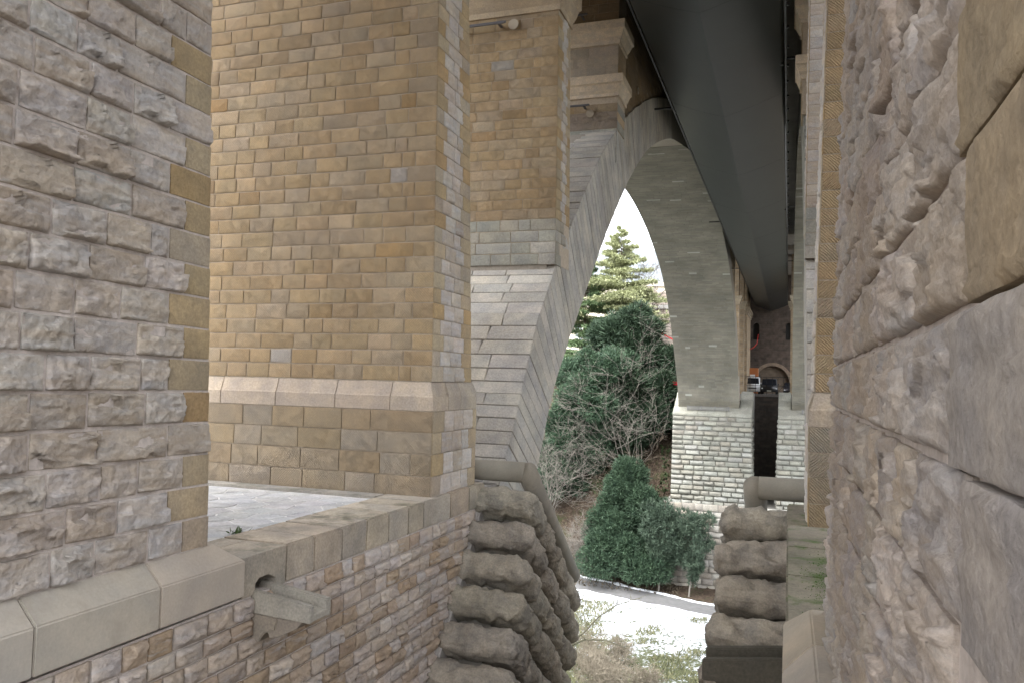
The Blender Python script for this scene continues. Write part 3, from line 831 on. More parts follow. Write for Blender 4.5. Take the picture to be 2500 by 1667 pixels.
M_COPE2 = stone_mat('spout_stone', ((.88,.88,.9),(1.08,1.06,1.04)), 2.5, 40, .3, .01, moss=.2)
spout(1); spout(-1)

# ================================================================== third and fourth piers
def third_pier(s):
    t = thing('bridge_pier', 'tan pier with grey lower courses standing on the back of the left arch' if s > 0 else
              'third pier on the right, mostly hidden, with its moulded cornice showing', 'bridge pier', (mx(-5.3, s), 18.7, 2.7), 'bridge piers')
    b = .02; bx_ = .012
    def geo(z, e=0): return -5.23-bx_*(z-2.7)+e, 18.15+b*(z-2.7)*.5-e, 19.42-b*(z-2.7)*1.0+e
    c = []
    MB().box(mx(-5.45, s), mx(-11.4, s), 18.18, 19.4, .5, 2.73).build('footing_core', M_MORTAR_D, t)
    for z in (2.74, 8.86):
        x, yf, yr = geo(z, -.008); c += [(mx(x, s), yf, z), (mx(-11.4, s), yf, z), (mx(-11.4, s), yr, z), (mx(x, s), yr, z)]
    MB().hexa(c).build('mortar_core', M_MORTAR_T, t)
    Vf = Vector((0, b*.5, 1)); Vs = mv((-bx_, 0, 1), s); X1 = mv((1, 0, 0), s); Yv = Vector((0, 1, 0)); Ny = Vector((0, -1, 0))
    xfar = -8.1 if s > 0 else -5.9
    z = 2.72; k = 0
    while z < 8.8:
        h = .275 if k < 4 else .247
        x, yf, yr = geo(z+h/2)
        O = Vector((mx(xfar, s), 18.15-.0135*2.7*0, 0)); O.y = 18.15-b*.5*2.7
        q = (.42, .62)[k % 2]
        if True:
            vsb, nm, pal = (V_GREYB, 'grey_ashlar_block', PAL_GREY) if k < 4 else (V_TOOL, 'ashlar_block', PAL_TAN)
            if s < 0 and k > 3: vsb, nm, pal = V_SIDE, 'rough_block', PAL_ROCK
            lay_row(t, nm, vsb, O, X1, Vf, Ny, z, z+h, random.uniform(0, .4), x-xfar-q, (.45, .95) if k < 4 else (.36, .75), .016, pal, .02, extra=PAL_TANX if k > 3 else None)
            one(t, nm, vsb, O, X1, Vf, Ny, x-xfar-q, x-xfar, z, z+h, .012, jit(random.choice(pal)), .012)
        Os = Vector((mx(-5.23+bx_*2.7, s), 0, 0))
        q1 = (.5, .36)[k % 2]
        pq = PAL_GREY if k < 4 else PAL_QUOIN
        one(t, 'quoin_stone', V_NEARQ, Os, Yv, Vs, X1, yf, yf+q1, z, z+h, .02, jit(random.choice(pq)), .012)
        if z > 3.2: one(t, 'side_stone', V_SIDE, Os, Yv, Vs, X1, yf+q1, yf+q1+.38, z, z+h, .05, jit(random.choice(PAL_ROCK if k > 3 else PAL_GREY)), .012)
        if z > 3.7: one(t, 'quoin_stone', V_NEARQ, Os, Yv, Vs, X1, yf+q1+.38, yr, z, z+h, .02, jit(random.choice(pq)), .012)
        z += h; k += 1
    x, yf, yr = geo(8.85)
    cornice(t, s, -11.4, x, yf, yr, 8.87, 9.75, .24)
    MB().box(mx(-11.3, s), mx(x-.02, s), yf+.1, yr-.1, 9.75, 15.2).build('upper_wall', M_BRICKT, t)
    return t
third_pier(1); third_pier(-1)
def fourth_pier(s):
    t = thing('bridge_pier', 'pier with two moulded cornices, half hidden behind the third pier' if s > 0 else
              'small pier with two moulded cornices high beside the right pier', 'bridge pier', (mx(-5.3, s), 25.5, 7.2), 'bridge piers')
    MB().box(mx(-11.4, s), mx(-5.225, s), 24.825, 26.0, 8.0, 15.2).build('mortar_core', M_MORTAR_T, t)
    MB().box(mx(-11.4, s), mx(-5.5, s), 24.83, 26.0, 5.5, 7.99).build('footing_core', M_MORTAR_D, t)
    X1 = mv((1, 0, 0), s); Yv = Vector((0, 1, 0)); Ny = Vector((0, -1, 0)); V = Vector((0, 0, 1))
    O = Vector((mx(-7.6, s), 24.815, 0))
    if s > 0:
        z = 6.9; k = 0
        for h, pal, nm, vsb in [(.28,PAL_GREY,'grey_ashlar_block',V_GREYB)]*4+[(.28,[(.36,.31,.27),(.38,.33,.29)],'ashlar_block',V_TOOL)]*2+[(.26,PAL_TAN,'ashlar_block',V_TOOL)]*1:
            lay_row(t, nm, vsb, O, X1, V, Ny, z, z+h, random.uniform(0, .4), 2.38, (.4, .8), .012, pal, .013)
            z += h
        z = 9.76
        for k in range(3):
            lay_row(t, 'ashlar_block', V_TOOL, O, X1, V, Ny, z, z+.31, random.uniform(0, .4), 2.38, (.55, .72), .012, [(.62,.56,.48),(.59,.53,.45),(.64,.585,.51)], .013); z += .31
        z = 11.5
        for k in range(5):
            lay_row(t, 'ashlar_block', V_TOOL, O, X1, V, Ny, z, z+.3, random.uniform(0, .4), 2.38, (.5, .9), .012, [(.33,.255,.165),(.31,.25,.175)], .013); z += .3
    Os = Vector((mx(-5.218, s), 0, 0))
    for z in np.arange(8.0, 8.8, .28): one(t, 'side_stone', V_NEARQ, Os, Yv, V, X1, 24.83, 26.0, z, z+.28, .012, jit(random.choice(PAL_GREY+PAL_TAN)), .012)
    for z in np.arange(9.76, 10.6, .31): one(t, 'side_stone', V_NEARQ, Os, Yv, V, X1, 24.83, 26.0, z, z+.31, .012, jit(random.choice(PAL_TAN)), .012)
    cornice(t, s, -11.4, -5.22, 24.82, 26.0, 9.05, 9.72, .20, col=(.64,.56,.45))
    cornice(t, s, -11.4, -5.22, 24.82, 26.0, 10.74, 11.45, .24, col=(.64,.57,.47))
    return t
fourth_pier(1); fourth_pier(-1)

# spandrel walls above the arch backs, and the road slab
def spandrel(s, y0, y1, label):
    t = thing('spandrel_wall', label, 'wall', (mx(-5.3, s), y0, 8))
    poly = [(y0, 15.25), (y1, 15.25)]
    ys = np.linspace(y1, y0, 24)
    for y in ys:
        # extrados height by scan
        best = 99
        for sv in np.linspace(0, STOT, 200):
            o, z, nr, th = arch_at(sv)
            ye = YC-(o+nr[0]*th) if y < YC else YC+(o+nr[0]*th)
            if abs(ye-y) < best: best = abs(ye-y); ze = z+nr[1]*th
        poly.append((y, min(15.2, ze-.1)))
    MB().prism(poly, 'x', mx(-5.32, s), mx(-5.9, s)).build('wall_core', M_BRICKT, t)
    if s > 0 and y0 < 40:
        O = Vector((mx(-5.30, s), 0, 0)); z = 9.0
        while z < 14:
            def ex(z_):
                return np.interp(z_, [8.0, 10.6, 11.6, 13.2], [24.8, 29.8, 31.8, 36.0])
            ye = ex(z+.1)
            lay_row(t, 'spandrel_stone', V_TOOL, O, Vector((0, 1, 0)), Vector((0, 0, 1)), mv((1, 0, 0), s), z, z+.32, 26.05, ye, (.5, .95), .012, [(.33,.245,.15),(.31,.24,.16),(.34,.27,.19),(.29,.225,.155)], .013)
            z += .32
    return t
spandrel(1, 26.0, 42, 'dim tan masonry wall between the left arch back and the bridge deck')
spandrel(-1, 26.0, 42, 'dark masonry wall above the right arch beside the steel deck')
spandrel(1, 70, 85, 'tan masonry above the far end of the left arch')
spandrel(-1, 70, 85, 'dark masonry above the far end of the right arch')
rs = thing('bridge_deck', 'dark underside of the road slab above the steel walkway', 'bridge deck', (-2.5, 55, 15.4))
MB().box(-12.2, 7.2, -12, 132, 15.25, 16.4).build('slab', M_SLAB, rs)
for s in (1, -1):
    for (a, b, zb) in ((6.0, 12.0, 12.6), (12, 19, 12.6), (18.5, 25, 12.6), (1.0, 6.2, 12.6)):
        MB().box(mx(-5.6, s), mx(-11.3, s), a+.01, b-.01, zb, 15.24).build('spandrel_vault', M_BRICKT, rs)

for s in (1,): MB().box(mx(-5.4, s), mx(-11.6, s), -12, -3.6, -7, 15.24).build('unseen_shade_mass', M_BRICKT, rs)  # unseen block behind the camera, added to dim the right wall
# ================================================================== hanging steel walkway
hw = thing('steel_walkway', 'dark grey-green steel walkway hull hanging beneath the bridge', 'walkway', (-2.4, 50, 10))
sec = [(-4.45, 13.9), (-4.45, 11.15), (-4.42, 10.95)]
for k in range(9):
    f = k/8; sec.append((-4.38+f*1.85, 10.86-.70*f-.04*math.sin(f*math.pi)))
sec.append((-2.40, 10.13))
for k in range(9):
    f = k/8; sec.append((-2.27+f*1.93, 10.16+.70*f-.04*math.sin(f*math.pi)))
sec += [(-.26, 10.95), (-.22, 11.1), (-.22, 13.9)]
m = MB(); ysl = list(np.arange(-8, 114.1, 3.0))+[114.5]
for y in ysl:
    for (x, z) in sec: m.v.append((x, y, z))
ns = len(sec)
for i in range(len(ysl)-1):
    for k in range(ns): m.f.append((i*ns+k, i*ns+(k+1) % ns, (i+1)*ns+(k+1) % ns, (i+1)*ns+k))
m.f.append(tuple(range(ns-1, -1, -1))); m.f.append(tuple(len(m.v)-ns+k for k in range(ns)))
hull = m.build('hull', M_STEEL, hw)
bev = [p.use_smooth for p in hull.data.polygons]
MB().box(-.225, -.165, -8, 114, 10.90, 10.97).build('edge_angle', M_BLACK, hw)
MB().box(-4.505, -4.445, -8, 114, 10.92, 10.99).build('edge_angle', M_BLACK, hw)
for y in np.arange(13, 60, 1.55):
    MB().box(-.166, -.09, y, y+.10, 10.90, 10.98).build('clip', M_BLACK, hw)
for i, y in enumerate((32.2, 56, 79)):
    MB().box(-5.26, -4.3, y, y+.07, 11.03, 11.10).box(-4.42, -4.28, y-.03, y+.10, 10.86, 11.05).build('stay_bracket', M_BLACK, hw)
    MB().box(-.4, .27, y-4, y-3.93, 11.03, 11.10).box(-.42, -.28, y-4.03, y-3.9, 10.84, 11.05).build('stay_bracket', M_BLACK, hw)
# plate joints on the hull
for y in np.arange(4, 110, 9.0):
    m = MB()
    for (xa, za), (xb, zb) in zip(sec[2:-2], sec[3:-1]):
        m.hexa([(xa, y, za-.004), (xb, y, zb-.004), (xb, y+.035, zb-.004), (xa, y+.035, za-.004), (xa, y, za+.01), (xb, y, zb+.01), (xb, y+.035, zb+.01), (xa, y+.035, za+.01)])
    m.build('weld_seam', M_STEEL, hw)

# lamps and wall discs
M_TUBE = plain('grey_lamp_housing', (.10,.10,.11), .4, 0, .5); M_GL = plain('lamp_diffuser', (.5,.52,.55), .25)
for (x0, x1, y, z, lab) in [(-8.0, -6.55, 17.93, 8.62, 'grey tube lamp under the cornice of the third pier'), (-7.4, -6.05, 24.45, 8.72, 'grey tube lamp under the lower cornice of the fourth pier'), (-7.4, -6.15, 24.35, 11.62, 'grey tube lamp lying on the upper cornice of the fourth pier')]:
    t = thing('tube_lamp', lab, 'lamp', (x0, y, z))
    MB().tube([(x0, y, z), (x1, y, z)], .032, 10).build('housing', M_TUBE, t)
    MB().tube([(x0+.05, y-.02, z-.03), (x1-.05, y-.02, z-.03)], .022, 8).build('diffuser', M_TUBE, t)
    for x in (x0+.25, x1-.2): MB().box(x-.03, x+.03, y, y+.40, z-.02, z+.02).build('arm', M_TUBE, t)
    MB().box(x0+.32, x0+.5, y-.06, y-.03, z-.03, z+.03).build('label_plate', plain('white_plate', (.7,.7,.7)), t)
for (x, y, z, ax, lab) in [(-6.42, 18.14, 8.62, 'y', 'round pale plaster disc on the third pier below its cornice'), (-6.1, 24.80, 8.55, 'y', 'round pale plaster disc on the fourth pier below its cornice'), (-5.285, 28.6, 10.55, 'x', 'round pale plaster disc on the dim spandrel wall')]:
    m = MB()
    m.tube([(x, y, z), (x, y-.03, z)] if ax == 'y' else [(x, y, z), (x+.03, y, z)], .13, 20)
    tag(reg(m.build('plaster_disc', plain('plaster_patch', (.40,.345,.275), .9), None)), lab, 'disc', 'plaster discs')

# ================================================================== far bases
def far_base(s):
    t = thing('arch_base', 'tall pale base of pillow-faced blocks under the far end of the left arch' if s > 0 else
              'pale block base under the far right arch, partly hidden by the near pier', 'arch base', (mx(-8, s), 95, -22), 'pale bases of the far arches')
    xi, xo = -3.85, -12.5
    yf, zt = 93.0, -3.15
    # core
    MB().prism([(yf+.05, -25), (yf+.05, zt-.25), (yf+.7, zt+.25), (yf+4.6, -.95), (yf+9, -.95), (yf+9, -25)], 'x', mx(xi-.05, s), mx(xo+.05, s)).build('base_core', M_PALE_P, t)
    # top roll and sloped cap
    for (a, b) in ((xo, -9.7), (-9.69, -6.6), (-6.59, xi)):
        m = MB(); P = [(yf-.06, zt-.42), (yf-.10, zt-.2), (yf+.05, zt-.02), (yf+.35, zt+.12), (yf+1.4, zt+.62), (yf+1.4, zt-.42)]
        m.prism(P, 'x', mx(a, s), mx(b, s)).build('cap_block', M_PALE, t, bevel=.04, seg=2, color=jit((.29,.29,.26)))
    for j, (a, b) in enumerate(((1.41, 2.9), (2.91, 4.5))):
        for (x0, x1) in ((-5.2, xi+.02), (xo, -11.95)):
            m = MB(); z0 = zt+.55+.55*(a-1.41); z1 = zt+.55+.55*(b-1.41)
            m.prism([(yf+a, zt-.4), (yf+a, z0+.12), (yf+a+.2, z0+.3), (yf+b, z1+.25), (yf+b, zt-.4)], 'x', mx(x0, s), mx(x1, s)).build('cap_block', M_PALE, t, bevel=.06, seg=2, color=jit((.29,.29,.26)))
    z = zt-.42; k = 0
    Ny = Vector((0, -1, 0)); X1 = mv((1, 0, 0), s)
    while z > -13.2:
        h = .55+random.uniform(-.02, .02)
        e = .02*k
        O = Vector((mx(xo-e*.3, s), yf-e*.6, 0))
        lay_row(t, 'pillow_stone', V_PALE, O, X1, Vector((0, 0, 1)), Ny, z-h, z, 0, xi+e*.5-(xo-e*.3), (.9, 1.6), .28, PAL_PALE, .07, proud=-.03, first=random.uniform(.9, 1.6), roll=.012)
        z -= h; k += 1
    # side facing the passage
    z = zt-.42; k = 0
    while z > -13.2:
        h = .55; e = .02*k
        lay_row(t, 'side_pillow_stone', V_PALE, Vector((mx(xi+e*.5, s), yf, 0)), Vector((0, 1, 0)), Vector((0, 0, 1)), mv((1, 0, 0), s), z-h, z, .0, 4.0, (1.6, 2.2), .2, PAL_PALE, .05, proud=-.02)
        z -= h; k += 1
    # irregular footing
    if True:
        MB().box(mx(xi+1.2, s), mx(xo-.8, s), yf-.7, yf+8, -25, -13.3).build('footing_core', M_PALE_P, t)
        zz_ = -13.25
        while zz_ > -23.4:
            h = random.uniform(.55, .85)
            lay_row(t, 'footing_stone', V_WALLR, Vector((mx(xo-.8, s), yf-.72, 0)), X1, Vector((0, 0, 1)), Ny, zz_-h, zz_, 0, xi+1.2-(xo-.8), (.8, 1.8), .35, [(.33,.305,.27),(.29,.265,.235),(.35,.335,.31),(.27,.245,.21)], .06, roll=.05)
            zz_ -= h
    # iron grille at the arch foot
    m = MB()
    for i in range(4): m.box(mx(-10.9, s), mx(-6.3, s), 93.35, 93.40, zt+.28+i*.11, zt+.33+i*.11)
    for i in range(4): m.box(mx(-10.9+i*1.51, s), mx(-10.82+i*1.51, s), 93.33, 93.42, zt+.2, zt+.75)
    m.build('foot_grille', plain('grey_iron', (.16,.16,.16), .6), t)
    return t
M_PALE_P = plain('dark_joint_mortar', (.22,.21,.19), .95, var=.2, scale=3)
far_base(1); far_base(-1)

# far piers, abutment, end wall
def far_pier(s, y0, y1, z0, xin, label, corn=True):
    t = thing('bridge_pier', label, 'bridge pier', (mx(xin, s), y0, z0), 'bridge piers')
    MB().box(mx(xin, s), mx(-11.5, s), y0, y1, z0, 8.85).build('shaft', M_BRICKT, t)
    for z, e in ((8.85, .1), (9.15, .2), (9.45, .3)):
        MB().box(mx(xin+e, s), mx(-11.5, s), y0-e, y1+e, z, z+.299).build('cornice_block', M_QUOIN, t, color=jit((.40,.35,.27)))
    MB().box(mx(xin-.05, s), mx(-11.5, s), y0+.1, y1, 9.75, 15.2).build('upper_wall', M_BRICKT, t)
    return t
far_pier(1, 91.4, 92.8, 1.0, -5.25, 'slim tan pier on the far haunch of the left arch')
far_pier(-1, 91.4, 92.8, 1.0, -5.25, 'far slim pier hidden behind the right arch')
far_pier(1, 97.8, 99.5, -1.9, -5.05, 'tan pier standing behind the far pale base on the left')
far_pier(1, 104.6, 113.9, -1.1, -5.0, 'far tan abutment pier beside the parked white van')
far_pier(-1, 97.8, 99.5, -1.9, -5.05, 'tan pier behind the far pale base on the right')
ew = thing('end_wall', 'dark brown masonry end wall with a blind arch and two narrow windows', 'wall', (-2.5, 116, -1.1))
def arch_loop(cx_, hw_, zb, zs, n_=14): 
    return [(cx_-hw_, zb)]+[(cx_-hw_*math.cos(math.pi*i/n_), zs+hw_*math.sin(math.pi*i/n_)) for i in range(n_+1)]+[(cx_+hw_, zb)]
def panel_holes(outer, holes, y, depth):
    loops = [[Vector((x, z, 0)) for x, z in outer]]+[[Vector((x, z, 0)) for x, z in h] for h in holes]
    tri = tessellate_polygon(loops); flat = [p for l in loops for p in l]
    m = MB(); m.v = [(p.x, y, p.y) for p in flat]; m.f = [tuple(t_) for t_ in tri]
    off = len(outer)
    for h in holes:
        n_ = len(h); o = len(m.v); m.v += [(x, y+depth, z) for x, z in h]
        for k in range(n_): m.f.append((off+k, off+(k+1) % n_, o+(k+1) % n_, o+k))
        off += n_
    return m
outer = [(-12, -1.12), (7, -1.12), (7, 15.2), (-12, 15.2)]
niche = arch_loop(-2.15, 2.15, -1.0, .6); w1 = arch_loop(-4.35, .42, 6.3, 8.2, 8); w2 = arch_loop(-.05, .42, 6.3, 8.2, 8)
panel_holes(outer, [niche, w1, w2], 116, .6).build('wall_face', M_BRICKB, ew)
MB().box(-4.5, .2, 116.6, 116.9, -1.1, 3.2).build('niche_back', M_BRICKT2 if False else brick_mat('niche_masonry', (.19,.15,.115), (.15,.12,.09), (.16,.135,.11), .7, .3), ew)
for cx_ in (-4.35, -.05): MB().box(cx_-.6, cx_+.6, 116.6, 116.7, 6.1, 8.8).build('dark_window', M_BLACK, ew)
P = [(math.cos(math.pi*i/18), math.sin(math.pi*i/18)) for i in range(19)]
for i in range(18):
    (c0, s0), (c1, s1) = P[i], P[i+1]
    m = MB().hexa([(-2.15+c0*2.15, 115.96, .6+s0*2.15), (-2.15+c0*2.6, 115.96, .6+s0*2.6), (-2.15+c1*2.6, 115.96, .6+s1*2.6), (-2.15+c1*2.15, 115.96, .6+s1*2.15),
                   (-2.15+c0*2.15, 116.1, .6+s0*2.15), (-2.15+c0*2.6, 116.1, .6+s0*2.6), (-2.15+c1*2.6, 116.1, .6+s1*2.6), (-2.15+c1*2.15, 116.1, .6+s1*2.15)])
    m.build('ring_stone', M_QUOIN, ew, bevel=.015, color=jit((.25,.20,.155), .08))
rw = thing('retaining_wall', 'dark shaded retaining wall below the far car park', 'wall', (-2.5, 105, -14))
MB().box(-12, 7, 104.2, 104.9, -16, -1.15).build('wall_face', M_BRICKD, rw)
MB().box(-4.9, 7, 104.15, 117, -1.3, -1.02).build('car_park_slab', plain('car_park_concrete', (.16,.15,.14), .9, var=.2), rw)
rl = thing('railing', 'thin dark iron railing in front of the parked cars', 'railing', (-2.5, 104.5, -1))
MB().box(-5, 1.2, 104.4, 104.46, 1.08, 1.15).build('top_rail', M_BLACK, rl)
MB().box(-5, 1.2, 104.4, 104.45, .02, .07).build('lower_rail', M_BLACK, rl)
for x in np.arange(-4.6, 1.2, .66): MB().box(x, x+.05, 104.4, 104.45, -1.02, 1.08).build('post', M_BLACK, rl)
MB().tube([(-1.5, 104.5, -.9), (-.75, 104.5, -.1)], .02, 5).tube([(-.75, 104.5, -.9), (-1.5, 104.5, -.1)], .02, 5).build('cross_brace', M_BLACK, rl)

# parked vehicles, fronts towards us
def vehicle(name, label, cat, x, y, W, H, L, paint, van):
    t = thing(name, label, cat, (x, y, -1.02), 'vehicles parked at the far end')
    z0 = -1.02
    mp = plain(name+'_paint', paint, .3, 0, .6); gl = plain(name+'_glass', (.02,.022,.028), .08, 0, .7); bl = M_BLACK
    # side profile (y,z) lofted with narrowing upwards
    if van: prof = [(0, .28), (0, .62*H*.75), (.25, .52*H), (.75, .57*H), (1.45, .96*H), (2.0, H), (L, H*.99), (L, .28)]
    else: prof = [(0, .25), (0, .45*H), (.2, .55*H), (1.0, .64*H), (1.75, .95*H), (2.5, H), (L-.9, .96*H), (L, .6*H), (L, .25)]
    m = MB(); n_ = len(prof)
    for sx in (-1, 1):
        for (py, pz) in prof:
            k = 1.0 if pz < .56*H else 1-.13*(pz-.56*H)/(.44*H)
            m.v.append((x+sx*W/2*k, y+py, z0+pz))
    for k in range(n_): m.f.append((k, (k+1) % n_, n_+(k+1) % n_, n_+k))
    m.f.append(tuple(range(n_-1, -1, -1))); m.f.append(tuple(range(n_, 2*n_)))
    m.build('body', mp, t, bevel=.06, seg=2, smooth=True)
    a, b = (prof[3], prof[4])
    wy0, wz0, wy1, wz1 = a[0], a[1]+.04, b[0]-.08, b[1]-.06
    kk = lambda z: (1.0 if z < .56*H else 1-.13*(z-.56*H)/(.44*H))*W/2-.1
    MB().hexa([(x-kk(wz0), y+wy0-.02, z0+wz0), (x+kk(wz0), y+wy0-.02, z0+wz0), (x+kk(wz0), y+wy0+.05, z0+wz0), (x-kk(wz0), y+wy0+.05, z0+wz0),
               (x-kk(wz1), y+wy1-.02, z0+wz1), (x+kk(wz1), y+wy1-.02, z0+wz1), (x+kk(wz1), y+wy1+.05, z0+wz1), (x-kk(wz1), y+wy1+.05, z0+wz1)]).build('windscreen', gl, t)
    hl = plain(name+'_headlight', (.75,.78,.82), .15)
    for sx in (-1, 1):
        MB().box(x+sx*(W/2-.12)-.14, x+sx*(W/2-.12)+.1, y-.03, y+.15, z0+.33*H, z0+.41*H).build('headlight', hl, t, bevel=.02)
        w_ = MB().tube([(x+sx*(W/2-.02), y+.75, z0+.32), (x+sx*(W/2-.22), y+.75, z0+.32)], .32, 16).build('wheel', plain(name+'_tyre', (.015,.015,.015), .8), t)
        MB().tube([(x+sx*(W/2), y+L-.8, z0+.32), (x+sx*(W/2-.22), y+L-.8, z0+.32)], .32, 16).build('wheel', plain(name+'_tyre', (.015,.015,.015), .8), t)
        MB().box(x+sx*(W/2+.02), x+sx*(W/2+.2), y+1.0, y+1.12, z0+.58*H, z0+.68*H).build('mirror', mp, t, bevel=.02)
    MB().box(x-W*.28, x+W*.28, y-.025, y+.1, z0+.30*H, z0+.37*H).build('grille', bl, t)
    MB().box(x-W*.46, x+W*.46, y-.05, y+.1, z0+.17*H, z0+.26*H).build('bumper', bl if paint[0] < .3 else mp, t, bevel=.03)
    MB().box(x-.26, x+.26, y-.065, y-.04, z0+.19*H, z0+.245*H).build('licence_plate', plain(name+'_plate', (.6,.6,.5)), t)
    return t
vehicle('parked_van', 'white parked van seen between the railing and tan pier', 'van', -4.35, 106.2, 1.75, 2.15, 4.6, (.70,.71,.72), True)
vehicle('parked_van', 'black parked van in the middle of the far car park', 'van', -2.35, 106.4, 1.95, 2.0, 4.8, (.018,.02,.025), True)
vehicle('parked_car', 'dark parked car at the right of the far car park', 'car', .25, 106.4, 1.8, 1.55, 4.4, (.03,.03,.04), False)
ob = thing('orange_container', 'orange box structure behind the white van', 'container', (-4.4, 112.5, -1.02))
MO = plain('orange_paint', (.45,.16,.055), .5)
MB().box(-5.0, -3.9, 112.5, 113.6, -1.02, 2.35).build('body', MO, ob, bevel=.03)
MB().box(-5.0, -4.5, 112.44, 112.5, 1.7, 2.3).build('panel', MO, ob); MB().box(-4.45, -3.93, 112.44, 112.5, 1.7, 2.3).build('panel', MO, ob)
MB().box(-4.95, -4.3, 112.43, 112.49, .95, 1.5).build('sign_panel', plain('white_panel', (.7,.72,.75)), ob)
pts_ = [(-5.0, 112.3, 4.8), (-4.5, 112.4, 5.1), (-4.1, 112.6, 5.6), (-4.0, 113, 6.4), (-4.05, 115.8, 7.0)]
tag(reg(MB().tube(pts_, .05, 6).build('red_hose', plain('red_plastic', (.6,.04,.03), .4))), 'thin red hose hanging across the far end wall', 'hose')

# ================================================================== terrain
def terr(x, y):
    z = np.interp(y, [-2000, -60, -20, 0, 15, 30, 50, 60, 88, 92, 96, 104, 112, 120, 130, 200, 500, 2500],
                  [8, 4, -4, -7.5, -11, -17, -22.2, -23, -23, -22.6, -18.5, -8.0, -2.8, 2.5, 3.4, 5, 6, 6])
    # keep it low right under the bridge gap so the base stands free
    return z
def terrn(x, y):
    z = float(terr(x, y))
    sl = 1.0 if 93 < y < 135 else (.04 if 70 < y <= 93 else .25)
    z += (noise.noise(Vector((x*.18, y*.18, 3)))*.9+noise.noise(Vector((x*.6, y*.6, 8)))*.25)*sl
    if -13.5 < x < 8.5 and 92 < y < 104.5: z = min(z, -20+(y-92)*.5)
    if y > 104 and -12.3 < x < 7.3: z = min(z, -1.6)
    return z
xs = np.unique(np.r_[np.linspace(-2500, -90, 14), np.linspace(-90, -40, 26), np.arange(-40, 12, .8), np.linspace(12, 60, 20), np.linspace(60, 2500, 14)])
ys = np.unique(np.r_[np.linspace(-2500, -60, 10), np.linspace(-60, 40, 40), np.arange(40, 140, .8), np.linspace(140, 220, 20), np.linspace(220, 3000, 16)])
vs = [(x, y, terrn(x, y)) for y in ys for x in xs]
W_ = len(xs); fs = [(j*W_+i, j*W_+i+1, (j+1)*W_+i+1, (j+1)*W_+i) for j in range(len(ys)-1) for i in range(W_-1)]
m, n, b_ = new_mat('valley_ground')
geo = N(n, 'ShaderNodeNewGeometry'); sp = N(n, 'ShaderNodeSeparateXYZ'); n.links.new(geo.outputs['Position'], sp.inputs[0])
na = N(n, 'ShaderNodeTexNoise', i_Scale=.55, i_Detail=8.0, i_Roughness=.7); nb = N(n, 'ShaderNodeTexNoise', i_Scale=3.4, i_Detail=7.0, i_Roughness=.75); nc = N(n, 'ShaderNodeTexNoise', i_Scale=.12, i_Detail=3.0)
for q in (na, nb, nc): n.links.new(geo.outputs['Position'], q.inputs['Vector'])
soil = mixc(n, ramp(n, nb.outputs[0], [(.35, 0.0), (.65, 1.0)]), (.035,.026,.02,1), (.10,.075,.055,1))
soil = mixc(n, ramp(n, na.outputs[0], [(.5, 0.0), (.62, .7)]), soil, (.045,.06,.025,1))
grass = mixc(n, nb.outputs[0], (.035,.05,.02,1), (.13,.13,.08,1))
flat = math_(n, 'MULTIPLY', math_(n, 'LESS_THAN', sp.outputs[2], -21.9), math_(n, 'LESS_THAN', sp.outputs[1], 88.3))
base = mixc(n, flat, soil, grass)
sn = math_(n, 'ADD', math_(n, 'MULTIPLY', na.outputs[0], .45), math_(n, 'MULTIPLY', nb.outputs[0], .62))
near = math_(n, 'MULTIPLY', math_(n, 'SUBTRACT', 78.0, sp.outputs[1]), .009)
snm = math_(n, 'MULTIPLY', ramp(n, math_(n, 'SUBTRACT', math_(n, 'ADD', sn, .045), math_(n, 'MAXIMUM', near, 0.0)), [(.50, 0.0), (.56, 1.0)]), flat)
n.links.new(mixc(n, snm, base, (.55,.58,.63,1)), b_.inputs['Base Color'])
b_.inputs['Roughness'].default_value = .95; b_.inputs['Specular IOR Level'].default_value = .1
bp = N(n, 'ShaderNodeBump'); bp.inputs['Strength'].default_value = .8; bp.inputs['Distance'].default_value = .25; n.links.new(nb.outputs[0], bp.inputs['Height']); n.links.new(bp.outputs[0], b_.inputs['Normal'])
gme = mesh('ground', vs, fs, True); gme.materials.append(m)
reg(tag(link('ground', gme), kind='structure'))
# path along the foot of the slope
def path_y(x): return 83.5+(x+7.4)*-.30
M_PATH = plain('damp_asphalt_path', (.12,.12,.12), .8, var=.18, scale=1.5)
v = []; f = []
px = np.arange(-60, 30, 1.0)
for x in px:
    for k, dy in enumerate((0, 1.3, 2.7, 4.0)): v.append((x, path_y(x)+dy+.12*math.sin(x*.9), terrn(x, path_y(x)+dy)+.07))
for i in range(len(px)-1):
    for k in range(3): f.append((i*4+k, i*4+k+1, i*4+k+5, i*4+k+4))
pm = mesh('path', v, f); pm.materials.append(M_PATH); reg(tag(link('path', pm), kind='structure'))
M_SNOW = plain('snow', (.66,.69,.73), .6, var=.05, scale=4, bump=.4)
def snow_bank(y_off, w_, hh, seed):
    v = []; f = []; rnd = random.Random(seed)
    pxs = np.arange(-60, 10, .35)
    for x in pxs:
        kk = max(.12, .6+.8*noise.noise(Vector((x*.7, seed, 0))))
        y = path_y(x)+y_off+.12*math.sin(x*.9); z = terrn(x, y)
        for q, hq in ((-w_*kk, .0), (-w_*.5*kk, hh*kk), (w_*.4*kk, hh*.9*kk), (w_*kk, 0)): v.append((x, y+q, z+hq+.04))
    for i in range(len(pxs)-1):
        for k in range(3): f.append((i*4+k, i*4+k+1, i*4+k+5, i*4+k+4))
    me = mesh('snow_bank', v, f, True); me.materials.append(M_SNOW); return reg(tag(link('snow_bank', me), kind='stuff'))
snow_bank(4.1, .55, .22, 4); snow_bank(-.15, .5, .16, 9)

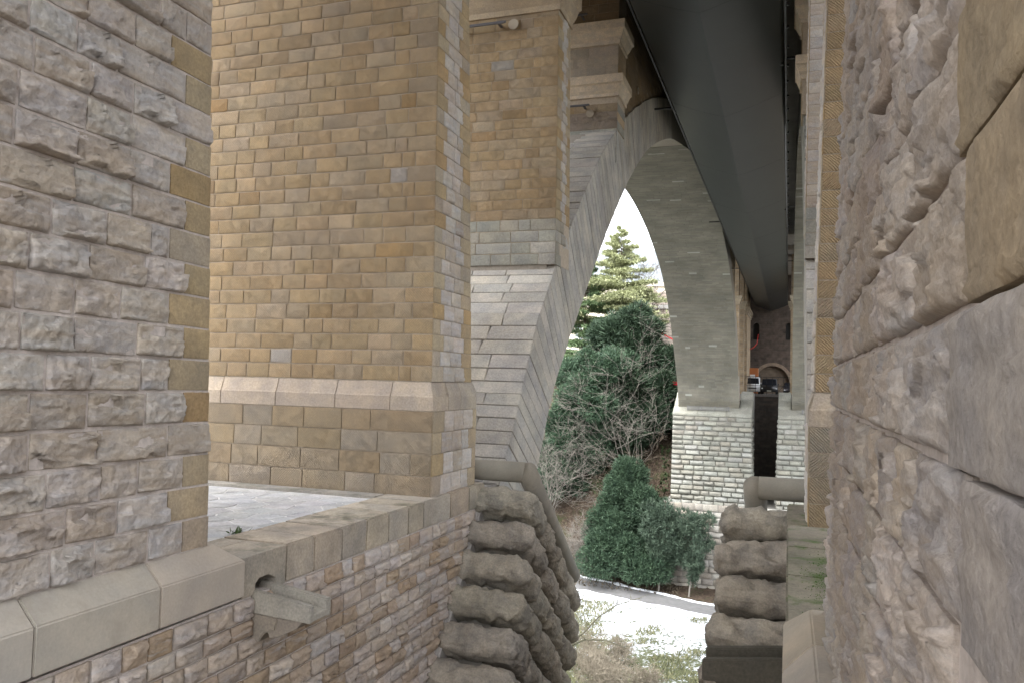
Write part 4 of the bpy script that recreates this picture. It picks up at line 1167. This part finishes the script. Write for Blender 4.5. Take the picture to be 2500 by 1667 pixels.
# ================================================================== vegetation
def shoots(P, D, L, Wd, rnd, k=1, spread=.7):
    """Narrow leafy blades at points P along directions D."""
    P = np.repeat(P, k, 0); D = np.repeat(D, k, 0)
    n_ = len(P)
    D = D+rnd.normal(0, spread, (n_, 3)); D /= np.linalg.norm(D, axis=1)[:, None]
    A = np.cross(D, rnd.normal(0, 1, (n_, 3))); A /= np.linalg.norm(A, axis=1)[:, None]
    l = L*rnd.uniform(.6, 1.3, n_)[:, None]; w_ = Wd*rnd.uniform(.6, 1.3, n_)[:, None]
    v = np.stack([P-A*w_*.3, P+D*l*.45-A*w_, P+D*l, P+D*l*.45+A*w_], 1).reshape(-1, 3)
    q = np.arange(n_*4).reshape(-1, 4)
    return v, q
def trunk_mesh(name, pts, r0, r1, n_=7): m = MB(); m.tube(pts, r0, n_, r1); return m
M_BARK = plain('bark', (.09,.07,.055), .95, var=.3, scale=4, bump=.5)
M_TWIG = plain('pale_twigs', (.17,.155,.135), .95); M_TWIGD = plain('brown_twigs', (.13,.105,.08), .95)
def conifer(name, label, x, y, top, rad, mat, seed, style='cedar', base=None, group='evergreens on the far slope', trunk_vis=.0, nb=46, dens=26, L=.55, Wd=.07, blobs=14):
    rnd = np.random.RandomState(seed)
    zb = terrn(x, y)-.3 if base is None else base
    H = top-zb
    t = thing(name, label, 'tree', (x, y, zb), group)
    lean = rnd.uniform(-.02, .02, 2)
    trunk_mesh('trunk', [(x, y, zb), (x+lean[0]*H*.5, y, zb+H*.5), (x+lean[0]*H, y+lean[1]*H, top-.3)], max(.12, H*.014), .04).build('trunk', M_BARK, t)
    P = []; D = []; br = MB()
    if style == 'cedar':
        for i in range(nb):
            f = trunk_vis+(1-trunk_vis)*(i+rnd.rand())/nb
            z = zb+H*f
            an = rnd.uniform(0, 2*math.pi)
            ln = rad*(1-((f-trunk_vis)/(1-trunk_vis))**1.25)*rnd.uniform(.55, 1.12)+.35
            dr = np.array((math.cos(an), math.sin(an), 0))
            rise = rnd.uniform(-.05, .22)
            c0 = np.array((x+lean[0]*H*f, y, z))
            br.tube([tuple(c0), tuple(c0+dr*ln*.5+np.array((0, 0, rise*ln*.4))), tuple(c0+dr*ln+np.array((0, 0, rise*ln*.55)))], .06, 4, .015, cap=False)
            m_ = int(dens*ln)+6
            u = rnd.uniform(.18, 1.0, m_)**.8
            pts_ = c0+np.outer(u*ln, dr)+np.outer(u*ln*rise*.6, (0, 0, 1))
            side = np.array((-dr[1], dr[0], 0))
            off = rnd.normal(0, .22, m_)*ln*(.35+.6*u)*.75
            pts_ = pts_+np.outer(off, side)+np.c_[np.zeros((m_, 2)), rnd.normal(.03, .11, m_)]
            P.append(pts_); D.append(np.tile(dr*.8+np.array((0, 0, .35)), (m_, 1))+np.outer(np.sign(off)*.5, side))
        k = 5; spread = .55
    else:
        # yew-like: many overlapping leafy lobes
        for i in range(blobs):
            f = rnd.uniform(.02, .98)
            prof = math.sin(math.pi*min(1, .25+.75*(1-f)**.9))*1.0 if style == 'yew' else (1-f)**.6
            an = rnd.uniform(0, 2*math.pi); rr_ = rad*prof*rnd.uniform(.25, .75)
            c0 = np.array((x+math.cos(an)*rr_, y+math.sin(an)*rr_, zb+H*(.06+.88*f)))
            s_ = rad*rnd.uniform(.16, .38)*(.5+.6*prof)
            m_ = int(dens*s_*s_*5)+30
            d = rnd.normal(0, 1, (m_, 3)); d /= np.linalg.norm(d, axis=1)[:, None]
            pts_ = c0+d*(s_*rnd.uniform(.55, 1.0, m_)[:, None])*np.array((1, 1, .95))
            P.append(pts_); D.append(d*.8+np.array((0, 0, .35)))
            br.tube([(x, y, c0[2]-.3*s_), tuple(c0)], .05, 4, .02, cap=False)
        k = 4; spread = .5
    P = np.concatenate(P); D = np.concatenate(D)
    keep = P[:, 2] > zb+.2; P = P[keep]; D = D[keep]
    v, q = shoots(P, D, L, Wd, rnd, k, spread)
    me = np_mesh('crown', v, quads=q); me.materials.append(mat); reg(link('crown', me, None, t))
    tag(br.build('branches', M_BARK, t), kind='stuff')
    return t
def bare(name, label, x, y, top, rad, seed, mat, stems=3, group='bare shrubs and trees', cat='tree', twigs=420, base=None, r0=.09, depth=5, droop=0):
    rnd = random.Random(seed)
    zb = terrn(x, y)-.2 if base is None else base
    H = top-zb
    t = thing(name, label, cat, (x, y, zb), group)
    m = MB(); count = [0]
    tr = MB()
    def grow(p, d, L, r, lv):
        if count[0] > twigs: return
        count[0] += 1
        pts_ = [p]; q = p; dd = d.copy()
        for i in range(3):
            dd = (dd+Vector((rnd.gauss(0, .16), rnd.gauss(0, .16), rnd.gauss(.03-droop, .10)))).normalized(); q = q+dd*L/3; pts_.append(q)
        (tr if lv == 0 else m).tube(pts_, max(r, .011), 5 if lv < 2 else 3, max(r*.55, .008), cap=False)
        if lv >= depth: return
        for i in range(rnd.choice((3, 4, 5)) if lv == 0 else rnd.choice((2, 3, 3))):
            f = rnd.uniform(.25, 1.0); ip = min(2, int(f*3)); st = pts_[ip].lerp(pts_[ip+1], f*3-ip)
            nd = (dd*.55+Vector((rnd.gauss(0, .55), rnd.gauss(0, .55), rnd.gauss(.12-droop, .32)))).normalized()
            grow(st, nd, L*rnd.uniform(.5, .82), r*.55, lv+1)
    for k in range(stems):
        a = rnd.uniform(0, 6.28)
        d = Vector((math.cos(a)*rad/H*.5, math.sin(a)*rad/H*.5, 1)).normalized()
        grow(Vector((x+rnd.uniform(-.3, .3), y+rnd.uniform(-.3, .3), zb)), d, H*rnd.uniform(.42, .6), r0, 0)
        count[0] = int(count[0]*.0)
    tr.build('trunk', mat, t); tag(m.build('branches', mat, t), kind='stuff')
    return t
L_CEDAR = leaf_mat('yellow_green_needles', (.19,.215,.11), (.42,.44,.25))
L_PINE = leaf_mat('mid_green_needles', (.065,.11,.06), (.19,.26,.12))
L_GREEN = leaf_mat('soft_green_needles', (.022,.046,.03), (.075,.125,.07))
L_DARK = leaf_mat('dark_yew_needles', (.014,.028,.018), (.055,.09,.05))
L_BLUE = leaf_mat('blue_green_needles', (.025,.042,.03), (.095,.135,.09))
conifer('cedar_tree', 'tall pale yellow-green conifer with tiered branches against the sky', -24.2, 120, 23.4, 8.4, L_CEDAR, 1, 'cedar', trunk_vis=.28, nb=92, dens=46, L=.42, Wd=.05)
conifer('cedar_tree', 'mid green tiered conifer beside the left arch edge', -28.9, 117, 19.5, 6.2, L_PINE, 2, 'cedar', trunk_vis=.05, nb=110, dens=40, L=.45, Wd=.065)
conifer('cedar_tree', 'lower green tiered conifer under the tall pale one', -25.2, 113, 6.5, 6.0, L_PINE, 12, 'cedar', trunk_vis=.02, nb=80, dens=40, L=.45, Wd=.065)
conifer('yew_tree', 'broad dark yew in front of the stone tower wall', -21.0, 108, 10.4, 5.4, L_DARK, 3, 'yew', dens=26, L=.95, Wd=.055, blobs=52)
conifer('yew_tree', 'dark yew close against the far arch foot', -15.6, 106, 4.6, 4.6, L_DARK, 13, 'yew', dens=26, L=.9, Wd=.055, blobs=30)
conifer('spruce_tree', 'rounded soft green conifer left of the bare shrub', -23.2, 101, 4.5, 6.4, L_GREEN, 4, 'yew', dens=40, L=.5, Wd=.045, blobs=90)
conifer('yew_tree', 'dark evergreen behind the leafless shrub', -18.5, 102.5, 1.5, 5.0, L_DARK, 34, 'yew', dens=26, L=.8, Wd=.055, blobs=50)
conifer('spruce_tree', 'green conifer low on the bank behind the near arch', -27.5, 99, -2.0, 4.2, L_GREEN, 14, 'cone', dens=28, L=.7, Wd=.05, blobs=44)
conifer('yew_tree', 'bushy dark green yew beside the snowy path', -17.4, 93.0, -8.7, 6.4, L_GREEN2 if False else leaf_mat('path_yew_needles', (.016,.034,.022), (.07,.115,.065)), 5, 'cone', dens=50, L=.45, Wd=.04, blobs=80, group='small trees by the path')
conifer('slender_evergreen', 'thin-trunked blue-green tree in front of the pale footing', -12.9, 90.2, -12.6, 3.0, L_BLUE, 6, 'yew', base=-22.0, dens=26, L=.42, Wd=.035, blobs=60, group='small trees by the path')
conifer('yew_tree', 'dense low yew between the path yew and the pale footing', -14.6, 93.5, -13.2, 3.2, L_DARK, 44, 'yew', dens=40, L=.42, Wd=.04, blobs=50, group='small trees by the path')
conifer('slender_evergreen', 'thin blue-green tree right of the slender trunk', -9.6, 90.0, -13.6, 2.8, L_BLUE, 16, 'yew', base=-22.0, dens=20, L=.42, Wd=.035, blobs=50, group='small trees by the path')
for o in list(sc.objects):
    pass
for (x, y, lab) in ((-13.3, 90.0, 'pale slim trunk of the blue-green tree'), ):
    pass
tr_ = [o for o in sc.objects if o.name.startswith('slender_evergreen')]
for o in tr_:
    gx, gy = o.location.x, o.location.y
    MB().tube([(gx-.4, gy-.5, terrn(gx, gy)-.2), (gx-.2, gy-.3, -20.5), (gx, gy, -16)], .10, 7, .05).build('lower_trunk', M_TWIG, o)
bare('bare_tree', 'leafless pale shrub with many fine branches in the middle of the bank', -18.0, 98.5, 7.0, 6, 21, M_TWIG, stems=6, twigs=800, r0=.055)
bare('bare_tree', 'leafless bush at the foot of the bare shrub', -17.0, 97.5, -6.5, 6, 22, M_TWIGD, stems=7, twigs=260, r0=.04, droop=.06)
bare('bare_shrub', 'pale arching leafless shrub against the left arch foot', -28.0, 95.5, -4.5, 5, 23, M_TWIG, stems=6, twigs=380, r0=.045)
bare('bare_shrub', 'pale leafless shrub left of the path yew', -22.6, 92.5, -15.2, 4, 24, M_TWIG, stems=9, twigs=300, r0=.045)
bare('bare_tree', 'leafless treetop against the sky behind the tall conifer', -21.5, 126, 23.8, 5, 25, M_TWIG, stems=3, twigs=420, r0=.12)
bare('bare_tree', 'leafless branches in front of the slate roof', -20.5, 127, 20.5, 5, 26, M_TWIGD, stems=3, twigs=380, r0=.10)
t = thing('bare_tree', 'mossy leafless branches reaching over the snow', 'tree', (-13.5, 45, -21.5), 'bare shrubs and trees')
M_MOSSB = plain('mossy_bark', (.115,.11,.075), .95, var=.3, scale=6)
MB().tube([(-13.5, 45, -21.8), (-12.9, 45, -18), (-12.1, 45, -15.1)], .16, 7, .09).build('trunk', M_MOSSB, t)
rb_ = random.Random(4); tw = MB()
limbs = [[(-12.1, 45, -15.1), (-10.8, 44.8, -14.1), (-9.85, 44.6, -13.0), (-8.9, 44.7, -12.3), (-8.0, 44.8, -11.9)],
         [(-12.3, 45, -15.4), (-10.8, 45.2, -14.55), (-9.6, 45.4, -14.5), (-8.6, 45.5, -14.8)],
         [(-12.2, 45, -15.2), (-11.7, 45.3, -13.6), (-11.1, 45.5, -12.4)]]
for L_ in limbs:
    MB().tube(L_, .075, 6, .014).build('limb', M_MOSSB, t)
    for k in range(16):
        i = rb_.randrange(len(L_)-1); f = rb_.random(); p = Vector(L_[i]).lerp(Vector(L_[i+1]), f)
        d = Vector((rb_.gauss(.4, .5), rb_.gauss(0, .5), rb_.gauss(.25, .5))).normalized(); ln = rb_.uniform(.3, 1.1)
        q = p+d*ln*.5+Vector((rb_.gauss(0, .06), 0, rb_.gauss(0, .06))); e = p+d*ln+Vector((rb_.gauss(0, .12), 0, rb_.gauss(.05, .12)))
        tw.tube([p, q, e], .02, 4, .006, cap=False)
        for m_ in range(2):
            d2 = (d+Vector((rb_.gauss(0, .7), rb_.gauss(0, .5), rb_.gauss(0, .6)))).normalized(); tw.tube([q, q+d2*ln*.45], .011, 3, .005, cap=False)
tag(tw.build('twigs', M_MOSSB, t), kind='stuff')
for i, (x, y, h_) in enumerate([(-13.5, 60, 3.2), (-11.5, 58, 3.6), (-15, 64, 3.0), (-12.8, 66, 2.4), (-10.3, 62, 2.0)]):
    bare('bare_shrub', ['tangled brown shrub at the lower left of the snow', 'brown shrub nearest the bossed boulders', 'grey shrub furthest left above the snow', 'low twiggy shrub at the snow edge', 'small twiggy shrub at the right of the thicket'][i],
         x, y, -23+h_, 3, 40+i, plain('olive_twigs', (.19,.165,.125), .95), stems=16, twigs=200, r0=.025, group='thicket below the near arch', cat='shrub')
# undergrowth and leaf litter on the bank
rnd = np.random.RandomState(5)
n_ = 9000
X = rnd.uniform(-40, -11, n_); Yg = rnd.uniform(89, 112, n_)
Zg = np.array([terrn(a, b) for a, b in zip(X, Yg)])
v, q = shoots(np.c_[X, Yg, Zg], np.tile((0, 0, .7), (n_, 1)), .5, .06, rnd, 1, .8)
me = np_mesh('undergrowth', v, quads=q); me.materials.append(leaf_mat('litter_and_ivy', (.035,.028,.02), (.16,.13,.09))); reg(tag(link('undergrowth', me), kind='stuff', label='brown leaf litter and twigs covering the bank'))
n_ = 5000
X = rnd.uniform(-40, -14, n_); Yg = rnd.uniform(93, 104, n_)
kp = np.array([noise.noise(Vector((a*.25, b*.25, 2))) > .05 for a, b in zip(X, Yg)]); X = X[kp]; Yg = Yg[kp]
Zg = np.array([terrn(a, b) for a, b in zip(X, Yg)])
v, q = shoots(np.c_[X, Yg, Zg], np.tile((0, -.3, .6), (len(X), 1)), .4, .12, rnd, 2, .8)
me = np_mesh('ivy', v, quads=q); me.materials.append(leaf_mat('ivy_leaves', (.02,.035,.015), (.07,.10,.04))); reg(tag(link('ivy', me), kind='stuff', label='dark ivy patches on the bank'))
n_ = 14000
X = rnd.uniform(-26, -2, n_); Yg = rnd.uniform(50, 84, n_)
dens_ = np.array([noise.noise(Vector((a*.3, b*.3, 7))) for a, b in zip(X, Yg)])
kp = (dens_+np.clip((72-Yg)*.035, -.25, 1.0)+np.clip((-9-X)*.05, -.3, .5)) > .22
X = X[kp]; Yg = Yg[kp]; Zg = np.array([terrn(a, b) for a, b in zip(X, Yg)])
v, q = shoots(np.c_[X, Yg, Zg], np.tile((0, 0, 1.0), (len(X), 1)), .42, .045, rnd, 2, .5)
me = np_mesh('grass', v, quads=q); me.materials.append(leaf_mat('winter_grass', (.07,.085,.04), (.22,.21,.12))); reg(tag(link('grass', me), kind='stuff', label='winter grass poking through the snow'))
# weeds on the paving, moss on the right ledge
def tuft(x, y, z, n_, L, label, seed):
    r_ = np.random.RandomState(seed); P_ = np.c_[r_.normal(x, .05, n_), r_.normal(y, .05, n_), np.full(n_, z)]
    v, q = shoots(P_, np.tile((0, 0, .6), (n_, 1)), L, .012, r_, 2, .7)
    me = np_mesh('weed_tuft', v, quads=q); me.materials.append(leaf_mat('weed_leaves', (.03,.06,.015), (.10,.16,.05))); tag(reg(link('weed_tuft', me)), label, 'weed', 'weeds on the paving')
tuft(-6.28, 6.75, -1.87, 60, .12, 'small green weed tuft beside the left pier corner', 1)
tuft(-6.0, 7.9, -1.865, 22, .10, 'tiny sparse weed tuft behind the coping', 2)
r_ = np.random.RandomState(8); n_ = 1500
X = .50-np.abs(r_.normal(0, .14, n_)); Yg = r_.normal(8.3, .55, n_)
v, q = shoots(np.c_[X, Yg, np.full(n_, -1.828)], np.tile((0, 0, .6), (n_, 1)), .012, .005, r_, 1, .8)
me = np_mesh('moss', v, quads=q); me.materials.append(leaf_mat('bright_moss', (.03,.07,.012), (.10,.20,.03))); reg(tag(link('moss', me), kind='stuff', label='bright green moss on the right ledge'))

# ================================================================== buildings on the far height
M_CREAM = plain('cream_render', (.62,.57,.47), .9, var=.08, scale=.5); M_SLATE = plain('slate_roof', (.16,.185,.21), .6, var=.2, scale=1.5)
bd = thing('mansion', 'cream building with tall windows and a blue-grey slate roof behind the trees', 'building', (-30, 152, 4))
MB().box(-60, -15, 150, 170, 3, 18.2).build('wall', M_CREAM, bd)
MB().box(-60.4, -14.6, 149.6, 150, 17.9, 18.6).build('cornice', M_CREAM, bd)
MB().box(-60.2, -14.8, 149.8, 150, 12.2, 12.6).build('string_course', M_CREAM, bd)
MB().hexa([(-60.3, 149.7, 18.6), (-14.7, 149.7, 18.6), (-14.7, 170, 18.6), (-60.3, 170, 18.6), (-58, 153.5, 25.3), (-17, 153.5, 25.3), (-17, 166, 25.3), (-58, 166, 25.3)]).build('roof', M_SLATE, bd)
wg = plain('window_glass', (.20,.23,.26), .15); wf = plain('white_window_frame', (.75,.75,.73), .6)
for i, x in enumerate(np.arange(-44, -16, 2.9)):
    for z in (7.4, 13.2):
        wdw = MB().box(x-.75, x+.75, 149.93, 149.99, z, z+3.4).build('window', wf, bd)
        for dx in (-.36, .36):
            for k in range(4): MB().box(x+dx-.28, x+dx+.28, 149.90, 149.94, z+.12+k*.82, z+.12+k*.82+.7).build('pane', wg, wdw)
    if i % 2 == 0:
        d_ = MB().box(x-.5, x+.5, 150.4, 152.5, 20.3, 22.2).build('dormer', M_SLATE, bd); MB().box(x-.35, x+.35, 150.36, 150.41, 20.5, 21.9).build('dormer_window', wg, d_)
tw = thing('stone_tower', 'pale rough stone tower wall with a moulded cornice behind the yew', 'building', (-18, 132, 3))
MB().box(-22.3, -13, 130.05, 140, 1, 14.6).build('wall_core', M_PALE_P, tw)
MB().box(-22.55, -13, 129.75, 140.2, 11.9, 12.2).box(-22.45, -13, 129.85, 140.1, 12.2, 12.5).build('cornice', M_PALE, tw, color=(.40,.39,.38))
z = 3.0
while z < 14.5:
    h = random.uniform(.4, .55)
    if 11.75 < z < 12.5: z = 12.52
    lay_row(tw, 'wall_stone', V_WALLR, Vector((-22.3, 130.04, 0)), Vector((1, 0, 0)), Vector((0, 0, 1)), Vector((0, -1, 0)), z, z+h, 0, 5.6, (.5, 1.1), .08, [(.46,.40,.37),(.42,.36,.33),(.48,.43,.39),(.40,.33,.29)], .05)
    z += h
# red barrier tape strung between the trees, red bucket, white sheet of snow behind
M_RED = plain('red_tape', (.75,.04,.05), .5)
def tape(name, label, pts_, w_=.22):
    m = MB(); o = 0
    for (x, y, z) in pts_: m.v += [(x, y, z-w_/2), (x, y+.02, z-w_/2), (x, y+.02, z+w_/2), (x, y, z+w_/2)]
    for i in range(len(pts_)-1):
        for k in range(4): m.f.append((i*4+k, i*4+(k+1) % 4, i*4+4+(k+1) % 4, i*4+4+k))
    m.f.append((0, 1, 2, 3)); m.f.append(tuple(len(m.v)-4+k for k in (3, 2, 1, 0)))
    tag(reg(m.build(name, M_RED)), label, 'barrier tape', 'red barrier tapes')
tape('barrier_tape', 'red barrier tape sagging in front of the stone tower', [(-30, 126, 8.9), (-26.5, 126, 8.75), (-22.5, 126, 8.9), (-20, 125, 8.4), (-18, 124, 7.3), (-16, 122, 6.3)])
tape('barrier_tape', 'lower red barrier tape behind the tiered conifers', [(-31, 124, 6.1), (-28, 124, 6.0), (-24.5, 124, 6.1)])
rb = thing('red_bucket', 'small red tub beside the foot of the far arch', 'tub', (-13.6, 103, -.2))
MB().hexa([(-13.75, 102.8, -.2), (-13.35, 102.8, -.2), (-13.35, 103.1, -.2), (-13.75, 103.1, -.2), (-13.95, 102.7, .2), (-13.15, 102.7, .2), (-13.15, 103.2, .2), (-13.95, 103.2, .2)]).build('tub', plain('red_tub_plastic', (.6,.02,.04), .4), rb, bevel=.03)
MB().box(-14.0, -13.1, 102.65, 103.25, .2, .25).build('rim', plain('red_tub_rim', (.7,.02,.04), .4), rb, bevel=.02)
MB().tube([(-13.6, 103, -.25), (-13.6, 103, -8)], .06, 6).build('stand', M_BLACK, rb)
